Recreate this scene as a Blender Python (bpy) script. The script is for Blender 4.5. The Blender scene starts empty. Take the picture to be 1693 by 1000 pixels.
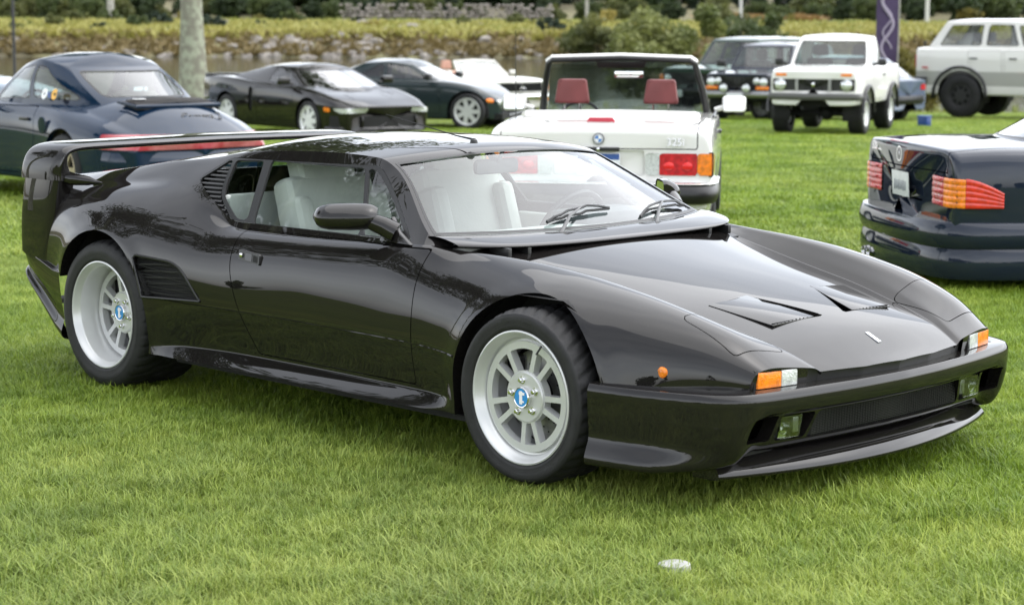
import bpy, bmesh, math, random
import numpy as np
from mathutils import Vector, Matrix
random.seed(7); RNG = np.random.default_rng(7)
R = math.radians
SC = bpy.context.scene
COL = SC.collection

# ------------------------------------------------------------------ camera, sky, sun, exposure
CAM_LOC = np.array([4.6709, -5.6265, 1.5584])
YAW, PITCH, ROLL = R(135.253), R(-7.967), R(0.2146)
cd = bpy.data.cameras.new('camera'); cam = bpy.data.objects.new('camera', cd); COL.objects.link(cam)
_d = np.array([math.cos(YAW)*math.cos(PITCH), math.sin(YAW)*math.cos(PITCH), math.sin(PITCH)])
_r = np.cross(_d, [0, 0, 1]); _r /= np.linalg.norm(_r); _u = np.cross(_r, _d)
_r2 = math.cos(ROLL)*_r + math.sin(ROLL)*_u; _u2 = -math.sin(ROLL)*_r + math.cos(ROLL)*_u
cam.matrix_world = Matrix(((_r2[0], _u2[0], -_d[0], CAM_LOC[0]), (_r2[1], _u2[1], -_d[1], CAM_LOC[1]),
                           (_r2[2], _u2[2], -_d[2], CAM_LOC[2]), (0, 0, 0, 1)))
cd.sensor_width = 36; cd.lens = 36*3303.9/1693; cd.clip_start = .1; cd.clip_end = 3000
cd.dof.use_dof = True; cd.dof.focus_distance = 7.4; cd.dof.aperture_fstop = 4.5
SC.camera = cam
FWD = np.array([math.cos(YAW), math.sin(YAW)]); RGT = np.array([math.sin(YAW), -math.cos(YAW)])

SUN_EL, SUN_AZ = R(62), R(60)          # azimuth measured from +X towards +Y: high, to the right behind thin cloud
world = bpy.data.worlds.new('World'); SC.world = world; world.use_nodes = True
wt = world.node_tree; wt.nodes.clear()
wo = wt.nodes.new('ShaderNodeOutputWorld'); bg = wt.nodes.new('ShaderNodeBackground')
sky = wt.nodes.new('ShaderNodeTexSky'); sky.sky_type = 'NISHITA'; sky.sun_disc = False
sky.sun_elevation = SUN_EL; sky.sun_rotation = math.pi/2 - SUN_AZ; sky.dust_density = 1.2; sky.air_density = 1.0
hs = wt.nodes.new('ShaderNodeHueSaturation'); hs.inputs['Saturation'].default_value = .22
tc = wt.nodes.new('ShaderNodeTexCoord'); mp = wt.nodes.new('ShaderNodeMapping'); mp.inputs['Scale'].default_value = (1, 1, 2.6)
cn = wt.nodes.new('ShaderNodeTexNoise'); cn.inputs['Scale'].default_value = 2.2; cn.inputs['Detail'].default_value = 6
cr = wt.nodes.new('ShaderNodeValToRGB'); cr.color_ramp.elements[0].position = .3; cr.color_ramp.elements[1].position = .72
cr.color_ramp.elements[0].color = (.72, .74, .78, 1); cr.color_ramp.elements[1].color = (1.18, 1.17, 1.15, 1)
mx = wt.nodes.new('ShaderNodeMix'); mx.data_type = 'RGBA'; mx.blend_type = 'MULTIPLY'; mx.inputs[0].default_value = 1
wt.links.new(tc.outputs['Generated'], mp.inputs[0]); wt.links.new(mp.outputs[0], cn.inputs['Vector'])
wt.links.new(cn.outputs['Fac'], cr.inputs[0]); wt.links.new(sky.outputs[0], hs.inputs['Color'])
wt.links.new(hs.outputs[0], mx.inputs[6]); wt.links.new(cr.outputs[0], mx.inputs[7])
wt.links.new(mx.outputs[2], bg.inputs[0]); bg.inputs[1].default_value = .15
wt.links.new(bg.outputs[0], wo.inputs[0])
sl = bpy.data.lights.new('sun', 'SUN'); sl.energy = .8; sl.angle = R(110); sl.color = (1, .965, .91)
so = bpy.data.objects.new('sun', sl); COL.objects.link(so)
so.rotation_euler = Vector((-math.cos(SUN_EL)*math.cos(SUN_AZ), -math.cos(SUN_EL)*math.sin(SUN_AZ), -math.sin(SUN_EL))).to_track_quat('-Z', 'Y').to_euler()
SC.view_settings.view_transform = 'Standard'; SC.view_settings.look = 'None'
SC.view_settings.exposure = 1.68; SC.view_settings.gamma = 1
SC.cycles.use_denoising = True
SC.cycles.max_bounces = 8; SC.cycles.transparent_max_bounces = 16

def ground_z(x, y):
    D = (np.asarray(x)-CAM_LOC[0])*FWD[0] + (np.asarray(y)-CAM_LOC[1])*FWD[1]
    z = -.012*np.clip(D-9.5, 0, 60) - .00047*np.clip(D-28, 0, 60)**2
    return z - .28*np.clip(D-58.5, 0, 6)

# ------------------------------------------------------------------ materials
MATS = {}
def pm(name, col, rough=.5, metal=0, coat=0, var=0, scale=8, bump=0, bscale=60, emit=0, coat_rough=.03, alpha=1, spec=.5, sss=0, tint2=None, contrast=(.35, .65)):
    """procedural principled material; var mixes a second tone in by noise, bump adds fine relief"""
    if name in MATS: return MATS[name]
    m = bpy.data.materials.new(name); m.use_nodes = True; t = m.node_tree; b = t.nodes['Principled BSDF']
    b.inputs['Base Color'].default_value = (*col, 1); b.inputs['Roughness'].default_value = rough
    b.inputs['Metallic'].default_value = metal; b.inputs['Coat Weight'].default_value = coat
    b.inputs['Coat Roughness'].default_value = coat_rough; b.inputs['Specular IOR Level'].default_value = spec
    if emit: b.inputs['Emission Color'].default_value = (*col, 1); b.inputs['Emission Strength'].default_value = emit
    if var or bump or tint2:
        tc = t.nodes.new('ShaderNodeTexCoord')
    if var or tint2:
        n = t.nodes.new('ShaderNodeTexNoise'); n.inputs['Scale'].default_value = scale; n.inputs['Detail'].default_value = 5
        r = t.nodes.new('ShaderNodeValToRGB'); r.color_ramp.elements[0].position = contrast[0]; r.color_ramp.elements[1].position = contrast[1]
        c2 = tint2 or tuple(max(0, c*(1+var)) for c in col); c1 = col if tint2 else tuple(c*(1-var) for c in col)
        r.color_ramp.elements[0].color = (*c1, 1); r.color_ramp.elements[1].color = (*c2, 1)
        t.links.new(tc.outputs['Object'], n.inputs['Vector']); t.links.new(n.outputs['Fac'], r.inputs[0]); t.links.new(r.outputs[0], b.inputs['Base Color'])
    if bump:
        n2 = t.nodes.new('ShaderNodeTexNoise'); n2.inputs['Scale'].default_value = bscale; n2.inputs['Detail'].default_value = 4
        bp = t.nodes.new('ShaderNodeBump'); bp.inputs['Strength'].default_value = bump; bp.inputs['Distance'].default_value = .01
        t.links.new(tc.outputs['Object'], n2.inputs['Vector']); t.links.new(n2.outputs['Fac'], bp.inputs['Height']); t.links.new(bp.outputs[0], b.inputs['Normal'])
    MATS[name] = m; return m
def paint(name, col, flake=0, rough=.28):
    """car paint: coloured base under a clear coat, with a slight orange-peel relief and a trace of dust"""
    if name in MATS: return MATS[name]
    m = pm(name, col, .45, .0 if not flake else .35, 1.0, coat_rough=.015, spec=.0 if not flake else .3)
    t = m.node_tree; b = t.nodes['Principled BSDF']; tc = t.nodes.new('ShaderNodeTexCoord')
    n = t.nodes.new('ShaderNodeTexNoise'); n.inputs['Scale'].default_value = 3.5; n.inputs['Detail'].default_value = 8; n.inputs['Roughness'].default_value = .7
    mr = t.nodes.new('ShaderNodeMapRange'); mr.inputs[1].default_value = .35; mr.inputs[2].default_value = .75; mr.inputs[3].default_value = .004; mr.inputs[4].default_value = .03
    t.links.new(tc.outputs['Object'], n.inputs['Vector']); t.links.new(n.outputs['Fac'], mr.inputs[0]); t.links.new(mr.outputs[0], b.inputs['Coat Roughness'])
    return m
def glass(name, tint=(.80, .86, .84), ior=1.5, boost=1.0):
    if name in MATS: return MATS[name]
    m = bpy.data.materials.new(name); m.use_nodes = True; t = m.node_tree; t.nodes.clear()
    o = t.nodes.new('ShaderNodeOutputMaterial'); mix = t.nodes.new('ShaderNodeMixShader'); tr = t.nodes.new('ShaderNodeBsdfTransparent')
    gl = t.nodes.new('ShaderNodeBsdfGlossy'); fr = t.nodes.new('ShaderNodeFresnel'); fr.inputs[0].default_value = ior
    tr.inputs[0].default_value = (*tint, 1); gl.inputs['Roughness'].default_value = .005
    gb = t.nodes.new('ShaderNodeNewGeometry'); io = t.nodes.new('ShaderNodeMapRange'); io.inputs[3].default_value = ior; io.inputs[4].default_value = 1/ior; t.links.new(gb.outputs['Backfacing'], io.inputs[0]); t.links.new(io.outputs[0], fr.inputs[0])
    mu = t.nodes.new('ShaderNodeMath'); mu.operation = 'MULTIPLY'; mu.inputs[1].default_value = 2.0*boost; mu.use_clamp = True
    t.links.new(fr.outputs[0], mu.inputs[0]); t.links.new(mu.outputs[0], mix.inputs[0]); t.links.new(tr.outputs[0], mix.inputs[1]); t.links.new(gl.outputs[0], mix.inputs[2])
    t.links.new(mix.outputs[0], o.inputs[0]); MATS[name] = m; return m

M_BLACK = paint('gloss_black_paint', (.0105, .0095, .0090))
M_TRIM = pm('black_trim', (.012, .012, .012), .38, bump=.05, bscale=300)
M_RUBBER = pm('tyre_rubber', (.010, .010, .0105), .66, var=.35, scale=14, bump=.15, bscale=120)
M_ALLOY = pm('silver_alloy', (.60, .605, .60), .30, .30, .35, var=.06, scale=5)
M_CHROME = pm('chrome', (.78, .78, .78), .08, 1)
M_STEEL = pm('brake_steel', (.33, .33, .33), .35, .9, var=.2, scale=30)
M_DARK = pm('dark_cavity', (.006, .006, .006), .8, bump=.1)
M_MESH = pm('black_wire_mesh', (.02, .02, .02), .45, .4)
M_LEATHER = pm('ivory_leather', (.60, .60, .56), .5, var=.06, scale=6, bump=.08, bscale=90)
M_IVORY2 = pm('pale_grey_trim', (.50, .51, .49), .6, var=.06, scale=6)
M_GREYIN = pm('grey_interior', (.10, .105, .11), .65, var=.15, scale=8)
M_AMBER = pm('amber_lens', (.85, .22, .01), .12, 0, .6, var=.25, scale=40, bump=.25, bscale=160)
M_CLEAR = pm('clear_lens', (.62, .64, .63), .1, .35, .8, var=.2, scale=60, bump=.3, bscale=150)
M_RED = pm('red_lens', (.50, .012, .018), .14, 0, .7, var=.3, scale=30, bump=.2, bscale=140)
M_GLASS = glass('clear_window_glass')
M_GLASSD = glass('green_tinted_glass', (.55, .64, .61))
M_WHITE = paint('white_paint', (.80, .79, .76))

# ------------------------------------------------------------------ numeric helpers
def pchip(xs, ys, q):
    xs = np.asarray(xs, float); ys = np.asarray(ys, float); q = np.asarray(q, float)
    if xs[0] > xs[-1]: xs = xs[::-1]; ys = ys[::-1]
    if len(xs) == 2: return np.interp(q, xs, ys)
    h = np.diff(xs); d = np.diff(ys)/h; m = np.zeros_like(ys)
    for i in range(1, len(xs)-1):
        if d[i-1]*d[i] > 0:
            w1 = 2*h[i]+h[i-1]; w2 = h[i]+2*h[i-1]; m[i] = (w1+w2)/(w1/d[i-1]+w2/d[i])
    m[0], m[-1] = d[0], d[-1]
    q2 = np.clip(q, xs[0], xs[-1]); i = np.clip(np.searchsorted(xs, q2)-1, 0, len(h)-1); t = (q2-xs[i])/h[i]
    r = (2*t**3-3*t**2+1)*ys[i] + (t**3-2*t**2+t)*h[i]*m[i] + (-2*t**3+3*t**2)*ys[i+1] + (t**3-t**2)*h[i]*m[i+1]
    return r + np.where(q > xs[-1], (q-xs[-1])*m[-1], 0) + np.where(q < xs[0], (q-xs[0])*m[0], 0)
def smooth_rows(A, n):
    for _ in range(n):
        P = np.concatenate([2*A[:1]-A[1:2], A, 2*A[-1:]-A[-2:-1]]); A = .25*P[:-2]+.5*P[1:-1]+.25*P[2:]
    return A
_BM = np.array([[-1, 3, -3, 1], [3, -6, 3, 0], [-3, 0, 3, 0], [1, 4, 1, 0]])/6.
def bspline_cols(P, sub):
    """uniform cubic B-spline along axis 1 (ends clamped)"""
    P = np.concatenate([P[:, :1], P[:, :1], P, P[:, -1:], P[:, -1:]], 1); m = P.shape[1]; out = []
    for i in range(m-3):
        for k in range(sub):
            t = k/sub; w = np.array([t**3, t*t, t, 1])@_BM
            out.append(sum(w[j]*P[:, i+j] for j in range(4)))
    out.append(P[:, -1]); return np.stack(out, 1)
def round_poly(pts, r, n=5):
    pts = [np.array(p, float) for p in pts]; out = []; N = len(pts)
    rr = r if isinstance(r, (list, tuple)) else [r]*N
    for i in range(N):
        p, a, b = pts[i], pts[i-1], pts[(i+1) % N]; ua = a-p; ub = b-p; la = np.linalg.norm(ua); lb = np.linalg.norm(ub)
        k = min(rr[i], .49*la, .49*lb)
        if k <= 0: out.append(p); continue
        q0 = p+ua/la*k; q1 = p+ub/lb*k
        for j in range(n+1):
            t = j/n; out.append((1-t)**2*q0+2*t*(1-t)*p+t*t*q1)
    return np.array(out)
def sd_poly(px, py, poly):
    """signed distance to a polygon, negative inside"""
    P = np.asarray(poly, float); d = np.full(px.shape, 1e9); s = np.ones(px.shape)
    for i in range(len(P)):
        a = P[i]; b = P[i-1]; e = b-a; wx = px-a[0]; wy = py-a[1]
        t = np.clip((wx*e[0]+wy*e[1])/(e@e+1e-18), 0, 1); dx = wx-e[0]*t; dy = wy-e[1]*t; d = np.minimum(d, dx*dx+dy*dy)
        c1 = py >= a[1]; c2 = py < b[1]; c3 = e[0]*wy > e[1]*wx
        s = np.where((c1 & c2 & c3) | (~c1 & ~c2 & ~c3), -s, s)
    return s*np.sqrt(d)

class Surf:
    """triangle soup with analytic normals and scalar attributes, for clean panel cuts"""
    def __init__(s, V, T, N, A=None): s.V, s.T, s.N, s.A = V, T, N, A or {}
    @staticmethod
    def grid(G, attrs=None, flip=False, closed=False):
        nu, nv = G.shape[:2]; V = G.reshape(-1, 3); I = np.arange(nu*nv).reshape(nu, nv)
        if closed: I = np.concatenate([I, I[:, :1]], 1)
        a, b, c, d = I[:-1, :-1].ravel(), I[1:, :-1].ravel(), I[1:, 1:].ravel(), I[:-1, 1:].ravel()
        T = np.concatenate([np.stack([a, b, c], 1), np.stack([a, c, d], 1)])
        if flip: T = T[:, ::-1]
        fn = np.cross(V[T[:, 1]]-V[T[:, 0]], V[T[:, 2]]-V[T[:, 0]]); N = np.zeros_like(V)
        for k in range(3): np.add.at(N, T[:, k], fn)
        N /= np.linalg.norm(N, axis=1)[:, None]+1e-12
        T = T[np.linalg.norm(fn, axis=1) > 1e-12]
        return Surf(V.copy(), T, N, {k: v.reshape(-1).copy() for k, v in (attrs or {}).items()})
    def get(s, k): return s.V[:, 'xyz'.index(k)] if k in 'xyz' else s.A[k]
    def cut(s, f):
        """keep f<0; returns (kept surface, cut edge pairs)"""
        f = np.where(np.abs(f) < 1e-6, 1e-6, f); ins = f < 0; T = s.T; c = ins[T].sum(1)
        full = T[c == 3]; newT = [full]; E = []
        V, N, A = s.V, s.N, dict(s.A); keyd = {}; extra = []
        def mid(a, b):
            k = a*len(V)+b; k2 = b*len(V)+a; return np.minimum(k, k2)
        ms = []
        for cnt in (1, 2):
            tt = T[c == cnt]
            if not len(tt): continue
            lone = ins[tt] if cnt == 1 else ~ins[tt]; j = lone.argmax(1); r = np.arange(len(tt))
            a = tt[r, j]; b = tt[r, (j+1) % 3]; d = tt[r, (j+2) % 3]; ms.append((cnt, a, b, d, mid(a, b), mid(a, d)))
        if ms:
            keys = np.unique(np.concatenate([np.concatenate([m[4], m[5]]) for m in ms])); p, q = keys//len(V), keys % len(V)
            t = (f[p]/(f[p]-f[q]))[:, None]; nV = V[p]*(1-t)+V[q]*t; nN = N[p]*(1-t)+N[q]*t; nN /= np.linalg.norm(nN, axis=1)[:, None]+1e-12
            base = len(V); V = np.concatenate([V, nV]); N = np.concatenate([N, nN])
            for k in A: A[k] = np.concatenate([A[k], A[k][p]*(1-t[:, 0])+A[k][q]*t[:, 0]])
            for cnt, a, b, d, kab, kad in ms:
                ab = base+np.searchsorted(keys, kab); ad = base+np.searchsorted(keys, kad)
                if cnt == 1: newT.append(np.stack([a, ab, ad], 1)); E.append(np.stack([ab, ad], 1))
                else: newT += [np.stack([ab, b, d], 1), np.stack([ab, d, ad], 1)]; E.append(np.stack([ad, ab], 1))
        T = np.concatenate(newT); E = np.concatenate(E) if E else np.zeros((0, 2), int)
        used = np.zeros(len(V), bool); used[T.ravel()] = True; idx = np.cumsum(used)-1
        E = E[used[E].all(1)] if len(E) else E
        return Surf(V[used], idx[T], N[used], {k: v[used] for k, v in A.items()}), idx[E]
    def part(s, f, gap=0.): return s.cut(f+gap)
    def offset(s, d): return Surf(s.V+s.N*d, s.T, s.N, s.A)
    def lip(s, E, vec=None, depth=.012):
        """return strip along cut edges, going inwards"""
        if not len(E): return s
        a, b = s.V[E[:, 0]], s.V[E[:, 1]]
        if vec is None: va, vb = -s.N[E[:, 0]]*depth, -s.N[E[:, 1]]*depth
        else: va = vb = np.asarray(vec, float)[None]*np.ones((len(E), 1))
        n = len(E); V = np.concatenate([a, b, b+vb, a+va]); i = np.arange(n)
        T = np.concatenate([np.stack([i, i+3*n, i+2*n], 1), np.stack([i, i+2*n, i+n], 1)])
        fn = np.cross(va, b-a); fn /= np.linalg.norm(fn, axis=1)[:, None]+1e-12
        return Surf(np.concatenate([s.V, V]), np.concatenate([s.T, T+len(s.V)]), np.concatenate([s.N, np.tile(fn, (4, 1))]), {k: np.concatenate([v, np.zeros(4*n)]) for k, v in s.A.items()})
    def __add__(s, o): return Surf(np.concatenate([s.V, o.V]), np.concatenate([s.T, o.T+len(s.V)]), np.concatenate([s.N, o.N]))
    def obj(s, name, mat, parent=None, **kw):
        me = bpy.data.meshes.new(name); me.vertices.add(len(s.V)); me.vertices.foreach_set('co', s.V.astype(np.float32).ravel())
        n = len(s.T); me.loops.add(3*n); me.loops.foreach_set('vertex_index', s.T.astype(np.int32).ravel())
        me.polygons.add(n); me.polygons.foreach_set('loop_start', np.arange(0, 3*n, 3, dtype=np.int32))
        me.polygons.foreach_set('use_smooth', np.ones(n, bool)); me.update(calc_edges=True); me.validate()
        if len(me.vertices) == len(s.N): me.normals_split_custom_set_from_vertices(s.N.astype(np.float32).tolist())
        me.materials.append(mat); return link(name, me, parent, **kw)

def link(name, me, parent=None, loc=None, **kw):
    o = bpy.data.objects.new(name, me); COL.objects.link(o)
    if parent: o.parent = parent
    if loc is not None: o.location = loc
    for k, v in kw.items(): o[k] = v
    return o
def empty(name, label, cat, loc=(0, 0, 0), rz=0, group=None):
    o = bpy.data.objects.new(name, None); COL.objects.link(o); o.location = loc; o.rotation_euler = (0, 0, rz)
    o.empty_display_size = .2; o['label'] = label; o['category'] = cat
    if group: o['group'] = group
    return o

# bmesh helper: collects simple shapes into one mesh
class MB:
    def __init__(s): s.bm = bmesh.new()
    def box(s, c, d, rot=None, bev=0, seg=2):
        m = Matrix.Translation(c) @ (rot.to_4x4() if rot is not None else Matrix.Identity(4)) @ Matrix.Diagonal((*d, 1))
        g = bmesh.ops.create_cube(s.bm, size=1, matrix=m)
        if bev: bmesh.ops.bevel(s.bm, geom=list({e for v in g['verts'] for e in v.link_edges}), offset=bev, segments=seg, affect='EDGES', profile=.6)
        return s
    def prism(s, pts, ext, bev=0):
        """polygon of 3D points extruded by vector ext"""
        ext = Vector(ext); a = [s.bm.verts.new(p) for p in pts]; b = [s.bm.verts.new(Vector(p)+ext) for p in pts]; n = len(a)
        fs = [s.bm.faces.new(a), s.bm.faces.new(b[::-1])]+[s.bm.faces.new((a[i], b[i], b[(i+1) % n], a[(i+1) % n])) for i in range(n)]
        bmesh.ops.recalc_face_normals(s.bm, faces=fs)
        if bev: bmesh.ops.bevel(s.bm, geom=list({e for f in fs for e in f.edges}), offset=bev, segments=2, affect='EDGES', profile=.6)
        return s
    def tube(s, pts, r, n=10, caps=True, closed=False):
        pts = [Vector(p) for p in pts]; rs = r if isinstance(r, (list, tuple, np.ndarray)) else [r]*len(pts); rings = []
        for i, p in enumerate(pts):
            a = pts[i-1] if (i or closed) else p; b = pts[(i+1) % len(pts)] if (i < len(pts)-1 or closed) else p
            t = (b-a).normalized(); u = t.orthogonal() if i == 0 else (rings_u - t*rings_u.dot(t)); u.normalize(); rings_u = u; w = t.cross(u)
            rings.append([s.bm.verts.new(p+rs[i]*(u*math.cos(2*math.pi*k/n)+w*math.sin(2*math.pi*k/n))) for k in range(n)])
        m = len(rings)
        for i in range(m if closed else m-1):
            A, B = rings[i], rings[(i+1) % m]
            for k in range(n): s.bm.faces.new((A[k], A[(k+1) % n], B[(k+1) % n], B[k]))
        if caps and not closed: s.bm.faces.new(rings[0][::-1]); s.bm.faces.new(rings[-1])
        return s
    def lathe(s, prof, axis='y', n=48, c=(0, 0, 0), close=False):
        """prof: (radius, offset along axis); axis y points to -y for positive offset"""
        c = Vector(c); rings = []
        for r_, o_ in prof:
            ring = []
            for k in range(n):
                a = 2*math.pi*k/n; p = Vector((r_*math.cos(a), o_, r_*math.sin(a))) if axis == 'y' else (Vector((r_*math.cos(a), r_*math.sin(a), o_)) if axis == 'z' else Vector((o_, r_*math.cos(a), r_*math.sin(a))))
                ring.append(s.bm.verts.new(c+p))
            rings.append(ring)
        for A, B in zip(rings, rings[1:]):
            for k in range(n): s.bm.faces.new((A[k], A[(k+1) % n], B[(k+1) % n], B[k]))
        if close: s.bm.faces.new(rings[0]); s.bm.faces.new(rings[-1])
        return s
    def ball(s, c, r, rot=None, sub=2):
        r = (r, r, r) if not isinstance(r, (tuple, list)) else r
        m = Matrix.Translation(c) @ (rot.to_4x4() if rot is not None else Matrix.Identity(4)) @ Matrix.Diagonal((*r, 1))
        bmesh.ops.create_icosphere(s.bm, subdivisions=sub, radius=1, matrix=m); return s
    def build(s, name, mat, parent=None, smooth=35, **kw):
        bmesh.ops.recalc_face_normals(s.bm, faces=s.bm.faces)
        me = bpy.data.meshes.new(name); 
        if smooth:
            for f in s.bm.faces: f.smooth = True
            lim = R(smooth)
            for e in s.bm.edges:
                if len(e.link_faces) == 2 and e.calc_face_angle(0) > lim: e.smooth = False
        s.bm.to_mesh(me); s.bm.free(); me.materials.append(mat)
        return link(name, me, parent, **kw)

def text_mesh(name, txt, size, mat, parent, mtx, extrude=.001, bold=0):
    cu = bpy.data.curves.new(name, 'FONT'); cu.body = txt; cu.size = size; cu.extrude = extrude; cu.offset = bold; cu.align_x = 'CENTER'; cu.align_y = 'CENTER'
    t = bpy.data.objects.new('tmp_text', cu); COL.objects.link(t); dg = bpy.context.evaluated_depsgraph_get()
    me = bpy.data.meshes.new_from_object(t.evaluated_get(dg)); bpy.data.objects.remove(t); me.transform(mtx); me.materials.clear(); me.materials.append(mat)
    return link(name, me, parent)
def frame(o, xdir, ydir):
    """matrix whose local x/y run along xdir/ydir, at point o"""
    x = Vector(xdir).normalized(); z = x.cross(Vector(ydir)).normalized(); y = z.cross(x)
    return Matrix(((x[0], y[0], z[0], o[0]), (x[1], y[1], z[1], o[1]), (x[2], y[2], z[2], o[2]), (0, 0, 0, 1)))

def disc_grid(r0, r1, y, nr, na):
    a = np.linspace(0, 2*np.pi, na, endpoint=False); r = np.linspace(r0, r1, nr)
    G = np.stack([r[:, None]*np.cos(a)[None], np.full((nr, na), y), r[:, None]*np.sin(a)[None]], 2)
    return Surf.grid(G, closed=True, flip=True)
# ================================================================== the black wedge sports car
HERO = empty('sports_car', 'glossy black wedge-shaped sports car with high rear wing in the foreground', 'car')
def make_wheel(name, parent, c, side, rt, wt_, face_y, steer=0., rr=.2285, spin=0., cap=True):
    """side=-1: outer face looks to -y"""
    root = bpy.data.objects.new(name, None); COL.objects.link(root); root.parent = parent; root.location = c
    root.rotation_euler = (0, 0, steer + (0 if side < 0 else math.pi)); root.empty_display_size = .1
    # tyre with sidewall, grooved tread
    w = wt_; pr = [(rr-.006, .006), (rr+.004, -.004), (rr+.012, -.0085), (rr+.014, -.0065), (rr+.03, -.0105), (rr+.044, -.0105), (rr+.046, -.0085), (rr+.055, -.0075), (rt-.014, .001), (rt-.006, .016), (rt-.001, .035)]
    ny = 9; pr += [(rt+.001, .035+(w-.07)*k/ny) for k in range(1, ny)] + [(rt-.001, w-.035), (rt-.006, w-.016), (rt-.03, w+.004), (rr+.03, w+.014), (rr-.006, w-.006)]
    n = 216; pr = np.array(pr); ang = np.arange(n)*2*np.pi/n; G = np.zeros((len(pr), n, 3))
    for k in range(n):
        rad = pr[:, 0].copy(); y = pr[:, 1]
        for j in range(len(rad)):
            if pr[j, 0] > rt-.008:
                ph = (k + 7*abs(y[j]-w/2)/(w/2)*(1 if y[j] < w/2 else -1)) % 6
                if ph < 1.2 and abs(y[j]-w/2) > .02*w: rad[j] -= .007
        rad = np.where(np.isin(np.arange(len(rad)), [13, 16]), rad-.008, rad)
        G[:, k, 0] = rad*math.cos(ang[k]); G[:, k, 1] = y; G[:, k, 2] = rad*math.sin(ang[k])
    Surf.grid(G, closed=True, flip=True).obj('tyre', M_RUBBER, root)
    # rim barrel
    b = MB(); b.lathe([(rr-.008, .012), (rr, .004), (rr, -.004), (rr-.005, -.006), (rr-.011, -.002), (rr-.014, .012), (rr-.022, .018), (rr-.026, .026), (rr-.029, max(.03, face_y-.004)), (rr-.030, face_y+.012), (rr-.039, face_y+.014), (rr-.040, face_y-.0005), (rr-.043, face_y+.004), (rr-.043, w-.02), (rr-.02, w-.004)], n=96)
    rim = b.build('rim', M_ALLOY, root, 50)
    a0 = R(62)+spin
    S = disc_grid(.006, rr-.040, face_y, 46, 288); x, z = S.get('x'), S.get('z'); r_ = np.hypot(x, z); th = np.arctan2(z, x)
    best = np.full(len(x), 1e9)
    for k in range(5):
        for o in (-13, 13):
            da = np.mod(th-(a0+k*2*np.pi/5+R(o))+np.pi, 2*np.pi)-np.pi
            best = np.minimum(best, np.where(np.abs(da) < 1.2, np.abs(r_*np.sin(da))-(.0095+.03*np.clip(.11-r_, 0, .05)+.02*np.clip(r_-.14, 0, 1)), 1e9))
    hole = np.maximum(np.maximum(-best, .090-r_), r_-.164)
    hole = np.where((hole > -.006) & (hole < 0), hole, hole)
    K, E = S.cut(-hole-1e-4)
    fc = K.lip(E, (0, .03, 0)); fc.obj('spoke_face', M_ALLOY, rim)
    hub = MB(); hub.lathe([(.086, face_y+.01), (.086, face_y-.004), (.082, face_y-.008), (.034, face_y-.008), (.034, face_y+.0)], n=64)
    hub.build('hub_disc', M_ALLOY, rim)
    nt = None
    for k in range(5):
        a = a0+R(36)+k*2*math.pi/5; cx, cz = .058*math.cos(a), .058*math.sin(a)
        nb = MB(); nb.lathe([(.0135, face_y-.007), (.0135, face_y-.010), (.0095, face_y-.0105), (.009, face_y-.022), (.006, face_y-.025), (.0005, face_y-.0255)], n=6 if 0 else 12, c=(cx, 0, cz))
        nb.build('lug_nut', M_CHROME, rim)
    if cap:
        cb = MB(); cb.lathe([(.036, face_y-.006), (.036, face_y-.022), (.033, face_y-.025), (.0305, face_y-.024)], n=40); cc = cb.build('centre_cap', M_CHROME, rim)
        cb = MB(); cb.lathe([(.031, face_y-.0235), (.0005, face_y-.0242)], n=40); cb.build('cap_emblem', pm('emblem_blue', (.03, .26, .62), .25, 0, .5), rim)
        cb = MB(); cb.box((0, face_y-.0246, .0), (.013, .001, .045)); cb.box((.004, face_y-.0249, .014), (.026, .001, .009)); cb.box((.004, face_y-.0249, -.013), (.022, .001, .006)); cb.build('cap_letter', pm('emblem_white', (.85, .85, .85), .3), rim)
    br = MB(); br.lathe([(.06, face_y+.07), (.155, face_y+.07), (.155, face_y+.095), (.06, face_y+.095)], n=64)
    bo = br.build('brake_disc', M_STEEL, root, 40)
    hb = MB()
    for k in range(40):
        a = k*2*math.pi/40; rr_ = (.09, .11, .13)[k % 3]; hb.lathe([(.004, face_y+.0695), (.0005, face_y+.0693)], n=6, c=(rr_*math.cos(a), 0, rr_*math.sin(a)))
    hb.build('drill_holes', M_DARK, bo, kind='stuff')
    ca = MB(); ca.box((-.11, face_y+.08, .06), (.07, .06, .13), bev=.012); ca.build('brake_caliper', M_TRIM, root)
    lw = MB(); lw.lathe([(.01, face_y+.11), (rr-.035, face_y+.11)], n=32); lw.build('backing_plate', M_DARK, root)
    vs = MB(); vs.tube([((rr-.028)*math.cos(1.15), face_y-.01, (rr-.028)*math.sin(1.15)), ((rr-.06)*math.cos(1.15), face_y-.022, (rr-.06)*math.sin(1.15))], .0035, 8); vs.build('valve_stem', M_TRIM, rim)
    return root

# ---- body surface: section columns defined by knots along the car
NS = 330; s_ = np.linspace(1.02, -3.36, NS)
def K2(kn): k = np.array(kn, float); return pchip(k[:, 0], k[:, 1], s_), pchip(k[:, 0], k[:, 2], s_)
CX, CZ = K2([(1.02, 1.02, .36), (.90, .905, .425), (.82, .83, .456), (.76, .77, .487), (.68, .69, .527), (.5, .51, .585), (.28, .30, .633), (.08, .12, .668), (-.16, -.09, .703), (-.40, -.29, .735),
             (-.56, -.40, .752), (-.655, -.475, .772), (-.70, -.53, .800), (-1.07, -.975, 1.052), (-1.12, -1.03, 1.074), (-1.2, -1.12, 1.087), (-1.4, -1.35, 1.100), (-1.7, -1.67, 1.100), (-1.95, -1.93, 1.088), (-2.1, -2.1, 1.064), (-2.35, -2.35, 1.022), (-2.7, -2.7, .957), (-3.0, -3.0, .905), (-3.36, -3.36, .87)])
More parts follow.
